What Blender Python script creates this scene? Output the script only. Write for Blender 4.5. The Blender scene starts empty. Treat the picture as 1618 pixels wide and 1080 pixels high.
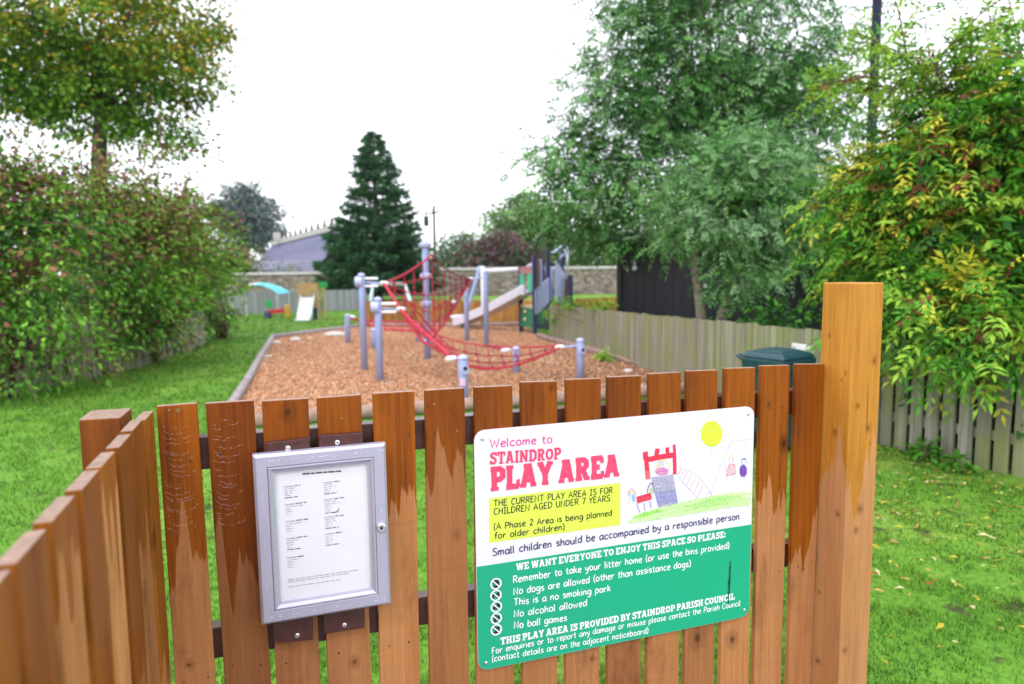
import bpy, math, random
import numpy as np
from mathutils import Matrix, Vector

# ------------------------------------------------------------------ camera, world, sun, exposure
SC = bpy.context.scene
COL = SC.collection
FPX, PITCH, ROLL, EYE = 1095.86, 0.10296, -0.01185, 1.6      # focal length in photo pixels (1618 wide)
CF = np.array([0, math.cos(PITCH), -math.sin(PITCH)])
_r = np.array([1.0, 0, 0]); _u = np.cross(_r, CF)
CR = math.cos(ROLL)*_r + math.sin(ROLL)*_u
CU = np.cross(CR, CF)
cam_d = bpy.data.cameras.new('camera'); cam = bpy.data.objects.new('camera', cam_d); COL.objects.link(cam)
cam.matrix_world = Matrix(((CR[0], CU[0], -CF[0], 0), (CR[1], CU[1], -CF[1], 0), (CR[2], CU[2], -CF[2], EYE), (0, 0, 0, 1)))
cam_d.sensor_width = 36; cam_d.lens = 36*FPX/1618; cam_d.clip_start = 0.05; cam_d.clip_end = 2000
cam_d.dof.use_dof = True; cam_d.dof.focus_distance = 1.86; cam_d.dof.aperture_fstop = 2.7
SC.camera = cam
SUN_EL, SUN_AZ = math.radians(52), math.radians(205)          # azimuth: clockwise from +Y
w = bpy.data.worlds.new('World'); SC.world = w; w.use_nodes = True
nt = w.node_tree; bg = nt.nodes['Background']
sky = nt.nodes.new('ShaderNodeTexSky'); sky.sky_type = 'NISHITA'; sky.sun_disc = False
sky.sun_elevation = SUN_EL; sky.sun_rotation = SUN_AZ; sky.dust_density = 4.0; sky.air_density = 1.0
cl = nt.nodes.new('ShaderNodeMix'); cl.data_type = 'RGBA'; cl.inputs[0].default_value = 0.86   # cloud cover
cl.inputs[7].default_value = (10.4, 10.5, 11.2, 1)
nt.links.new(sky.outputs[0], cl.inputs[6]); nt.links.new(cl.outputs[2], bg.inputs[0])
bg.inputs[1].default_value = 0.15
sd = bpy.data.lights.new('sun', 'SUN'); sd.energy = 1.0; sd.angle = math.radians(25); sd.color = (1, 0.97, 0.92)
sun = bpy.data.objects.new('sun', sd); COL.objects.link(sun); sun.location = (-8, -20, 30)
sv = Vector((math.sin(SUN_AZ)*math.cos(SUN_EL), math.cos(SUN_AZ)*math.cos(SUN_EL), math.sin(SUN_EL)))
sun.rotation_euler = sv.to_track_quat('Z', 'Y').to_euler()
SC.view_settings.view_transform = 'Standard'; SC.view_settings.look = 'None'
SC.view_settings.exposure = 0.53; SC.view_settings.gamma = 1
SC.cycles.use_denoising = True
SC.cycles.max_bounces = 6; SC.cycles.diffuse_bounces = 2; SC.cycles.glossy_bounces = 3
SC.cycles.transmission_bounces = 4; SC.cycles.transparent_max_bounces = 8; SC.cycles.caustics_reflective = False
rng = random.Random(7); NR = np.random.RandomState(11)

# ------------------------------------------------------------------ where things stand (survey of the place)
def ray(px, py): return CF + CR*(px-809)/FPX + CU*(540-py)/FPX
def gz(px, py, z=0.0):
    d = ray(px, py); return np.array([0, 0, EYE]) + d*((z-EYE)/d[2])
def gy(px, py, Y):
    d = ray(px, py); return np.array([0, 0, EYE]) + d*(Y/d[1])
YAW = 0.32986; FO = np.array([0, 1.72967, 0.0])
FD = np.array([math.cos(YAW), math.sin(YAW), 0]); FB = np.array([-math.sin(YAW), math.cos(YAW), 0])
def fw(u, y, z): return FO + FD*u + FB*y + np.array([0, 0, z])
def FP(px, py, off=0.0):
    """point of the plane `off` metres in front of the picket faces -> (u, z)"""
    d = ray(px, py); n = FB; o = FO - FB*off
    t = ((o - np.array([0, 0, EYE]))@n)/(d@n); P = np.array([0, 0, EYE]) + d*t
    return float((P-FO)@FD), float(P[2])

# ------------------------------------------------------------------ materials
def socket(node, *names):
    for n in names:
        if n in node.inputs: return node.inputs[n]
def rgb(c): return (c[0], c[1], c[2], 1)
class NB:
    def __init__(s, name):
        s.m = bpy.data.materials.new(name); s.m.use_nodes = True; s.t = s.m.node_tree
        s.p = s.t.nodes['Principled BSDF']; s.out = s.t.nodes['Material Output']
    def n(s, ty, **kw):
        o = s.t.nodes.new(ty)
        for k, v in kw.items(): setattr(o, k, v)
        return o
    def l(s, a, b): s.t.links.new(a, b)
    def coords(s, scale=(1, 1, 1), rand=False, kind='Object'):
        tc = s.n('ShaderNodeTexCoord'); mp = s.n('ShaderNodeMapping'); mp.inputs['Scale'].default_value = scale
        src = tc.outputs[kind]
        if rand:
            oi = s.n('ShaderNodeObjectInfo'); mu = s.n('ShaderNodeMath', operation='MULTIPLY'); mu.inputs[1].default_value = 37.0
            s.l(oi.outputs['Random'], mu.inputs[0]); ad = s.n('ShaderNodeVectorMath', operation='ADD')
            s.l(src, ad.inputs[0]); s.l(mu.outputs[0], ad.inputs[1]); src = ad.outputs[0]
        s.l(src, mp.inputs[0]); return mp.outputs[0]
    def noise(s, vec, scale=1, detail=4, rough=0.6):
        o = s.n('ShaderNodeTexNoise'); o.inputs['Scale'].default_value = scale; o.inputs['Detail'].default_value = detail
        o.inputs['Roughness'].default_value = rough
        if vec is not None: s.l(vec, o.inputs['Vector'])
        return o.outputs['Fac']
    def ramp(s, fac, stops):
        o = s.n('ShaderNodeValToRGB'); e = o.color_ramp.elements
        while len(e) < len(stops): e.new(0.5)
        for i, (p, c) in enumerate(stops): e[i].position = p; e[i].color = rgb(c) if not isinstance(c, (int, float)) else (c, c, c, 1)
        s.l(fac, o.inputs[0]); return o.outputs[0]
    def mix(s, fac, a, b, mode='MIX'):
        o = s.n('ShaderNodeMix'); o.data_type = 'RGBA'; o.blend_type = mode
        for i, v in ((0, fac), (6, a), (7, b)):
            if hasattr(v, 'is_linked') or hasattr(v, 'links'): s.l(v, o.inputs[i])
            elif isinstance(v, (int, float)): o.inputs[i].default_value = v if i == 0 else (v, v, v, 1)
            else: o.inputs[i].default_value = rgb(v)
        return o.outputs[2]
    def math(s, op, a, b=None, c=None):
        o = s.n('ShaderNodeMath', operation=op)
        for i, v in enumerate((a, b, c)):
            if v is None: continue
            if isinstance(v, (int, float)): o.inputs[i].default_value = v
            else: s.l(v, o.inputs[i])
        return o.outputs[0]
    def bump(s, h, strength=0.3, dist=0.002):
        o = s.n('ShaderNodeBump'); o.inputs['Strength'].default_value = strength; o.inputs['Distance'].default_value = dist
        s.l(h, o.inputs['Height']); s.l(o.outputs[0], s.p.inputs['Normal'])
    def set(s, color=None, rough=None, metal=None, spec=None):
        for v, k in ((color, 'Base Color'), (rough, 'Roughness'), (metal, 'Metallic'), (spec, 'Specular IOR Level')):
            if v is None: continue
            if hasattr(v, 'links'): s.l(v, s.p.inputs[k])
            elif isinstance(v, (tuple, list)): s.p.inputs[k].default_value = rgb(v)
            else: s.p.inputs[k].default_value = v
        return s
def plain(name, c, rough=0.5, var=0.15, scale=6, metal=0, spec=0.5, bump=0.0, bscale=40):
    b = NB(name); v = b.coords()
    f = b.noise(v, scale, 5)
    lo = tuple(x*(1-var) for x in c); hi = tuple(min(1, x*(1+var)) for x in c)
    b.set(b.ramp(f, [(0.3, lo), (0.7, hi)]), rough, metal, spec)
    if bump: b.bump(b.noise(v, bscale, 4), bump, 0.003)
    return b.m
def leafmat(name, c, rough=0.5, trans=0.25, var=0.35, spec=0.2):
    b = NB(name); v = b.coords(kind='Object')
    f = b.noise(v, 9, 3)
    col = b.ramp(f, [(0.3, tuple(x*(1-var) for x in c)), (0.7, tuple(x*(1+var) for x in c))])
    b.set(col, rough, 0, spec)
    tr = b.n('ShaderNodeBsdfTranslucent'); b.l(col, tr.inputs[0])
    mx = b.n('ShaderNodeMixShader'); mx.inputs[0].default_value = trans
    b.l(b.p.outputs[0], mx.inputs[1]); b.l(tr.outputs[0], mx.inputs[2]); b.l(mx.outputs[0], b.out.inputs[0])
    return b.m
def woodmat(name, wet, wet2, dry, dry2, grain=1.0, soot=0.25, knot=0.75, knots=(), saw=.16):
    b = NB(name)
    fine = b.noise(b.coords((60*grain, 60*grain, 1.6), rand=True), 3.0, 8, 0.7)
    fig = b.n('ShaderNodeTexWave', wave_type='BANDS', bands_direction='X'); fig.inputs['Scale'].default_value = 1.6
    fig.inputs['Distortion'].default_value = 9; fig.inputs['Detail'].default_value = 3; fig.inputs['Detail Scale'].default_value = 0.6; fig.inputs['Detail Roughness'].default_value = .6
    b.l(b.coords((9*grain, 9*grain, 0.8), rand=True), fig.inputs['Vector'])
    broad = b.noise(b.coords((13*grain, 13*grain, 1.3), rand=True), 1.0, 5, 0.6)
    f = b.math('ADD', b.math('MULTIPLY', fine, 0.44), b.math('ADD', b.math('MULTIPLY', fig.outputs['Fac'], 0.04), b.math('MULTIPLY', broad, 0.52)))
    cw = b.ramp(f, [(0.34, wet2), (0.62, wet)])
    cd = b.ramp(f, [(0.34, dry2), (0.62, dry)])
    at = b.n('ShaderNodeAttribute', attribute_type='OBJECT', attribute_name='wet_line')
    tc = b.n('ShaderNodeTexCoord'); sp = b.n('ShaderNodeSeparateXYZ'); b.l(tc.outputs['Object'], sp.inputs[0])
    j = b.noise(b.coords((26, 26, 0.5), rand=True), 1.1, 2.5, 0.5)
    j2 = b.noise(b.coords((9, 9, 0.8), rand=True), 1.2, 2, 0.5)
    h = b.math('ADD', sp.outputs['Z'], b.math('ADD', b.math('MULTIPLY', b.math('SUBTRACT', j, 0.5), 0.62), b.math('MULTIPLY', b.math('SUBTRACT', j2, 0.5), 0.34)))
    msk = b.math('MULTIPLY', b.math('SUBTRACT', h, at.outputs['Fac']), 70)
    msk = b.math('MINIMUM', b.math('MAXIMUM', msk, 0.0), 1.0)
    col = b.mix(msk, cd, cw)
    rough = b.math('SUBTRACT', 0.72, b.math('MULTIPLY', msk, 0.24))
    oi = b.n('ShaderNodeObjectInfo')
    col = b.mix(1.0, col, b.ramp(oi.outputs['Random'], [(0.0, (.66, .60, .55)), (0.5, (.9, .88, .86)), (1.0, (1.15, 1.18, 1.1))]), 'MULTIPLY')
    # dark checks along the grain, damp dark patches, saw marks
    ck = b.noise(b.coords((95*grain, 95*grain, 1.1), rand=True), 1.6, 3, 0.5)
    col = b.mix(b.ramp(ck, [(0.68, 0.0), (0.76, 0.7)]), col, tuple(x*0.28 for x in wet2))
    pt = b.ramp(b.noise(b.coords((10, 10, 3.4), rand=True), 1.0, 6, 0.7), [(0.54, 0.0), (0.74, soot)])
    col = b.mix(pt, col, tuple(x*0.25 for x in wet2))
    sw_ = b.noise(b.coords((3, 3, 210), rand=True), 1.0, 2, 0.5)
    col = b.mix(b.ramp(sw_, [(0.5, 0.0), (0.8, saw)]), col, tuple(x*0.35 for x in dry2))
    # knots: dark heart with a paler ring
    vo = b.n('ShaderNodeTexVoronoi'); vo.inputs['Scale'].default_value = 1.0
    wob = b.n('ShaderNodeVectorMath', operation='ADD'); b.l(b.coords((10, 10, 5.6), rand=True), wob.inputs[0])
    nz_ = b.n('ShaderNodeTexNoise'); nz_.inputs['Scale'].default_value = 30; sc_ = b.n('ShaderNodeVectorMath', operation='SCALE'); sc_.inputs[3].default_value = .06
    b.l(tc.outputs['Object'], nz_.inputs['Vector']); b.l(nz_.outputs['Color'], sc_.inputs[0]); b.l(sc_.outputs[0], wob.inputs[1])
    b.l(wob.outputs[0], vo.inputs['Vector'])
    sx = b.n('ShaderNodeSeparateColor'); b.l(vo.outputs['Color'], sx.inputs[0])
    pick = b.math('GREATER_THAN', sx.outputs[0], knot)
    kn = b.ramp(vo.outputs['Distance'], [(0.03, 0.95), (0.09, 0.5), (0.15, 0.35), (0.20, 0.0)])
    col = b.mix(b.math('MULTIPLY', kn, pick), col, tuple(x*0.22 for x in wet2))
    if knots:
        pv_ = b.n('ShaderNodeVectorMath', operation='ADD'); b.l(tc.outputs['Object'], pv_.inputs[0]); s2_ = b.n('ShaderNodeVectorMath', operation='SCALE'); s2_.inputs[3].default_value = .010
        n2_ = b.n('ShaderNodeTexNoise'); n2_.inputs['Scale'].default_value = 45; b.l(tc.outputs['Object'], n2_.inputs['Vector']); b.l(n2_.outputs['Color'], s2_.inputs[0]); b.l(s2_.outputs[0], pv_.inputs[1]); dm = None
        for (kx, ky, kz, kr) in knots:
            sb_ = b.n('ShaderNodeVectorMath', operation='SUBTRACT'); b.l(pv_.outputs[0], sb_.inputs[0]); sb_.inputs[1].default_value = (kx+.005, ky+.005, kz+.005)
            ml_ = b.n('ShaderNodeVectorMath', operation='MULTIPLY'); b.l(sb_.outputs[0], ml_.inputs[0]); ml_.inputs[1].default_value = (1/kr, 1/kr, .8/kr)
            ln_ = b.n('ShaderNodeVectorMath', operation='LENGTH'); b.l(ml_.outputs[0], ln_.inputs[0]); dm = ln_.outputs['Value'] if dm is None else b.math('MINIMUM', dm, ln_.outputs['Value'])
        col = b.mix(b.ramp(b.math('MULTIPLY', dm, .4), [(0.03, 0.85), (0.13, 0.55), (0.20, 0.28), (0.34, 0.22), (0.5, 0.0)]), col, tuple(x*0.3 for x in wet2))
    b.set(col, rough, 0, 0.2)
    b.bump(b.math('ADD', f, b.math('MULTIPLY', ck, -.4)), 0.75, 0.0025)
    return b.m
M = {}
def _plane(px, py, n, o):
    d = ray(px, py); t = ((o-np.array([0, 0, EYE]))@n)/(d@n); return np.array([0, 0, EYE])+d*t
KP = [(*_plane(px, py, FD, FO+FD*.986), r) for px, py, r in ((1319, 682, .011), (1323.5, 812, .013), (1292.6, 1044, .012), (1311, 530, .007), (1336, 589, .007), (1330, 600, .005), (1295, 935, .008))] + \
     [(*_plane(px, py, FB, FO-FB*.098), r) for px, py, r in ((1355, 641, .010), (1381.5, 569, .014), (1358.5, 804, .015), (1352.5, 838, .011), (1335, 1027, .011), (1372, 676, .014), (1374, 700, .006))]
KF = [(FP(px, py)[0]-.1, -.02, FP(px, py)[1], r) for px, py, r in ((1157, 1010, .024), (1102, 1008, .030), (872, 611, .013), (672, 690, .010), (1176, 890, .010), (715, 655, .005), (676, 640, .004), (300, 1050, .012), (560, 1045, .014), (420, 960, .006), (455, 652, .020), (1215, 640, .012), (1268, 900, .008), (936, 1040, .010))]
M['picket'] = woodmat('picket_wood', (.36, .098, .0045), (.145, .031, .0025), (.50, .225, .092), (.34, .130, .042), soot=.5, knots=KF, knot=.86)
M['picket_side'] = woodmat('picket_wood_side', (.34, .115, .012), (.16, .045, .005), (.50, .235, .085), (.30, .118, .034), soot=0.55)
M['post_pine'] = woodmat('pine_post', (.48, .205, .032), (.27, .098, .011), (.47, .225, .100), (.32, .135, .054), grain=.6, soot=0.22, knot=2, knots=KP, saw=.0)
M['post_dark'] = woodmat('dark_post_wood', (.20, .055, .006), (.085, .022, .003), (.3, .12, .04), (.2, .08, .025))
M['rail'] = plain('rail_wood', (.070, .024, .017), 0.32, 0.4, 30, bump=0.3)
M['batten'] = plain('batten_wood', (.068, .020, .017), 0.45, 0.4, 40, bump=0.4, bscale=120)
M['endgrain'] = plain('end_grain', (.27, .17, .125), 0.5, 0.35, 60, bump=0.3, bscale=150)
M['alu'] = plain('aluminium', (.50, .49, .62), 0.38, 0.06, 8, metal=0.45)
M['steel'] = plain('screw_steel', (.8, .8, .82), 0.25, 0.05, 10, metal=0.9)
M['rust'] = plain('brass_screw', (.35, .2, .06), 0.35, 0.3, 80, metal=0.6)
M['black'] = plain('black_rubber', (.015, .015, .017), 0.5)
M['ink'] = plain('black_ink', (.012, .011, .02), 0.6, 0.1)
M['ink_grey'] = plain('print_ink', (.17, .17, .27), 0.7, 0.1)
M['paper'] = plain('paper', (.80, .80, .87), 0.75, 0.02, 14, bump=0.15, bscale=18)
M['white'] = plain('sign_white', (.74, .74, .82), 0.3, 0.01, 3)
M['sgreen'] = plain('sign_green', (.010, .38, .21), 0.3, 0.04, 3)
M['yellow'] = plain('sign_yellow', (.66, .78, .09), 0.4, 0.02, 3)
M['pink'] = plain('sign_pink', (.78, .06, .15), 0.45, 0.25, 90)
M['magenta'] = plain('sign_magenta', (.70, .045, .26), 0.45, 0.05)
M['navy'] = plain('sign_navy', (.030, .015, .11), 0.5, 0.05)
M['wlet'] = plain('lettering_white', (.84, .86, .88), 0.4, 0.02)
for k, c in dict(c_red=(.72, .03, .07), c_lav=(.27, .27, .55), c_yel=(.64, .78, .045), c_hair=(.85, .75, .25), c_pnk=(.80, .20, .48), c_pur=(.16, .05, .42),
                 c_gry=(.42, .42, .55), c_grn=(.30, .66, .12), c_grn2=(.48, .76, .28), c_blu=(.16, .45, .70), c_rose=(.85, .35, .38), c_palegrn=(.62, .78, .45)).items():
    M[k] = plain('crayon_'+k[2:], c, 0.7, 0.3, 200)
M['pole'] = plain('lavender_steel', (.37, .45, .78), 0.33, 0.06, 4)
M['polecap'] = plain('pole_cap', (.43, .46, .70), 0.4, 0.06, 4)
M['clamp'] = plain('white_clamp', (.78, .78, .80), 0.35, 0.05)
M['rope'] = plain('red_rope', (.48, .018, .05), 0.75, 0.35, 60, bump=0.4, bscale=90)
M['ropedark'] = plain('maroon_rope', (.28, .018, .045), 0.75, 0.35, 60)
M['tgreen'] = plain('tower_green', (.006, .17, .085), 0.4, 0.08)
M['tgreen2'] = plain('tower_mint', (.03, .42, .23), 0.4, 0.08)
M['tnavy'] = plain('tower_navy', (.032, .042, .11), 0.4, 0.1)
M['tlav'] = plain('tower_lavender', (.42, .44, .76), 0.4, 0.08)
M['tbrown'] = plain('tower_brown', (.17, .050, .025), 0.5, 0.15)
M['tbrick'] = plain('tower_brick', (.34, .13, .12), 0.5, 0.15)
M['tcream'] = plain('hold_cream', (.55, .48, .28), 0.5, 0.1)
M['slide'] = plain('slide_steel', (.70, .69, .82), 0.32, 0.06, 5, metal=0.1)
M['mint'] = plain('mint_paint', (.52, .66, .70), 0.35, 0.05)
M['whitep'] = plain('white_paint', (.74, .76, .78), 0.4, 0.04)
M['teal'] = plain('teal_canvas', (.10, .50, .55), 0.7, 0.08)
M['canvas'] = plain('pale_canvas', (.78, .86, .86), 0.7, 0.05)
M['tanwood'] = plain('tan_wood', (.48, .30, .12), 0.6, 0.15)
M['red'] = plain('red_plastic', (.55, .02, .03), 0.4, 0.1)
M['ygreen'] = plain('green_plastic', (.02, .36, .10), 0.4, 0.1)
M['yplast'] = plain('yellow_plastic', (.60, .33, .04), 0.4, 0.1)
M['bin'] = plain('bin_plastic', (.010, .052, .066), 0.42, 0.12, 10, bump=0.15, bscale=60)
M['lamp'] = plain('lamp_paint', (.012, .014, .032), 0.6, 0.2, spec=.15)
M['tarpole'] = plain('creosote_pole', (.065, .05, .055), 0.8, 0.3)
M['stone'] = plain('white_stone', (.62, .58, .55), 0.8, 0.2, 20)
def boards(name, c1, c2, c3, moss, mossamt):
    b = NB(name)
    f = b.noise(b.coords((30, 30, 1.2), rand=True), 1.0, 5, 0.6)
    col = b.ramp(f, [(0.3, c1), (0.55, c2), (0.75, c3)])
    oi = b.n('ShaderNodeObjectInfo')
    col = b.mix(b.math('MULTIPLY', oi.outputs['Random'], 0.5), col, tuple(x*0.55 for x in c2))
    st = b.noise(b.coords((9, 9, .12), rand=True), 1.0, 3, 0.6); col = b.mix(b.ramp(st, [(.40, .55), (.54, 0.0)]), col, tuple(x*.42 for x in c2)); col = b.mix(b.ramp(st, [(.56, 0.0), (.68, .6)]), col, c3)
    g = b.noise(b.coords((2.6, 2.6, 1.3)), 1.0, 4, 0.65)
    col = b.mix(b.ramp(g, [(0.42, 0.0), (0.64, mossamt)]), col, moss)
    b.set(col, 0.85, 0, 0.3); b.bump(f, 0.4, 0.003); return b.m
M['greyboard'] = boards('weathered_boards', (.16, .15, .115), (.33, .31, .245), (.52, .50, .46), (.22, .25, .06), 0.6)
M['palegrey'] = boards('far_grey_boards', (.24, .25, .28), (.31, .32, .36), (.38, .39, .43), (.22, .24, .22), 0.2)
M['orangeboard'] = boards('orange_boards', (.34, .11, .025), (.68, .29, .075), (.80, .42, .16), (.14, .05, .02), 0.5)
M['shed'] = plain('black_cladding', (.010, .009, .017), 0.5, 0.25, 5)
M['log'] = plain('round_log', (.29, .19, .155), 0.75, 0.35, 9, bump=0.5, bscale=30)
M['sleeper'] = plain('grey_sleeper', (.30, .26, .27), 0.75, 0.3, 6, bump=0.5, bscale=30)
M['bark'] = plain('tree_bark', (.085, .065, .05), 0.9, 0.4, 10, bump=0.8, bscale=25)
M['barkpale'] = plain('pale_bark', (.24, .20, .16), 0.9, 0.35, 10, bump=0.8, bscale=25)
M['twig'] = plain('twig_brown', (.15, .075, .05), 0.8, 0.3)
M['slate'] = plain('slate_roof', (.115, .115, .20), 0.6, 0.18, 3, bump=0.2, spec=.2)
M['slate2'] = plain('lead_roof', (.19, .19, .30), 0.6, 0.1, 3, spec=.2)
M['ridge'] = plain('ridge_stone', (.42, .40, .40), 0.7, 0.2, 4)
M['web'] = plain('spider_silk', (.9, .9, .92), 0.3, 0.0)
b = NB('rubble_wall'); v = b.coords((2.6, 2.6, 4.6))
vo = b.n('ShaderNodeTexVoronoi'); vo.inputs['Scale'].default_value = 1.8; b.l(v, vo.inputs['Vector'])
s_ = b.n('ShaderNodeSeparateColor'); b.l(vo.outputs['Color'], s_.inputs[0])
c_ = b.ramp(s_.outputs[0], [(0.0, (.10, .075, .065)), (0.5, (.22, .175, .15)), (1.0, (.36, .31, .275))])
c_ = b.mix(b.ramp(b.noise(b.coords((.3, .3, .3)), 1, 4), [(.4, 0.0), (.7, .6)]), c_, (.13, .11, .11)); b.set(c_, .9); M['rubble'] = b.m
# lawn soil sheet
b = NB('lawn'); v = b.coords()
c_ = b.ramp(b.noise(v, 0.55, 5, .65), [(.32, (.095, .235, .020)), (.5, (.135, .29, .028)), (.68, (.22, .32, .05))])
c_ = b.mix(b.ramp(b.noise(v, 26, 4), [(.46, 0.0), (.62, .6)]), c_, (.03, .13, .012))
c_ = b.mix(b.ramp(b.noise(v, 3.1, 5, .7), [(.56, 0.0), (.67, .9)]), c_, (.045, .038, .018)); b.set(c_, .9, 0, .2); b.bump(b.noise(v, 55, 3), .6, .01); M['lawn'] = b.m
b = NB('bark_chip_bed'); v = b.coords()
vo = b.n('ShaderNodeTexVoronoi'); vo.inputs['Scale'].default_value = 40; b.l(v, vo.inputs['Vector'])
s_ = b.n('ShaderNodeSeparateColor'); b.l(vo.outputs['Color'], s_.inputs[0])
c_ = b.ramp(s_.outputs[0], [(0.0, (.18, .09, .05)), (0.5, (.40, .20, .095)), (1.0, (.52, .30, .17))])
dirt = b.ramp(b.noise(b.coords((.25, .25, .25)), 1.2, 4), [(.45, 0.0), (.7, .5)])
c_ = b.mix(dirt, c_, (.17, .095, .065)); b.set(c_, .9, 0, .2); b.bump(vo.outputs['Distance'], .7, .02); M['chipbed'] = b.m
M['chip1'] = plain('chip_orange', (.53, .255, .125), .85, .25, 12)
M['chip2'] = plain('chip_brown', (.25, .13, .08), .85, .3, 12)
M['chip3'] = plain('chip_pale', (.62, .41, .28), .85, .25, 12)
M['soil'] = plain('dark_soil', (.055, .035, .022), .95, .4, 14)
M['blade1'] = leafmat('grass_blade', (.100, .250, .020), .45, .35, .3)
M['blade2'] = leafmat('grass_blade_light', (.19, .35, .042), .45, .35, .3)
M['blade3'] = leafmat('grass_blade_dark', (.040, .13, .014), .45, .3, .3)
L = {}
for k, c in dict(maple=(.145, .30, .024), mapledk=(.050, .15, .018), mapleyl=(.40, .38, .03), mapleor=(.56, .30, .03),
                 eld=(.10, .27, .030), eldlt=(.21, .46, .05), elddk=(.032, .105, .018), berry=(.13, .022, .05), russet=(.27, .13, .07), olive=(.27, .27, .055),
                 ash=(.080, .235, .050), ashlt=(.17, .38, .105), ashdk=(.032, .105, .026), ashgrey=(.24, .41, .20),
                 nan=(.090, .300, .024), nanlt=(.28, .49, .048), nanyl=(.56, .56, .05), nanrd=(.24, .06, .035), nandk=(.028, .115, .016),
                 fir=(.050, .150, .062), firlt=(.085, .21, .085), firdk=(.028, .090, .042), far=(.15, .20, .19), fardk=(.115, .155, .165),  # far, fardk: distance haze mixed into the leaf colour
                 pale=(.16, .30, .085), palelt=(.25, .41, .14), purp=(.19, .095, .11), purpdk=(.12, .065, .075), mid=(.09, .19, .07),
                 fall1=(.55, .43, .045), fall2=(.50, .30, .10), fall3=(.33, .10, .03), fall4=(.62, .56, .30)).items():
    L[k] = leafmat('leaf_'+k, c)

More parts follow.
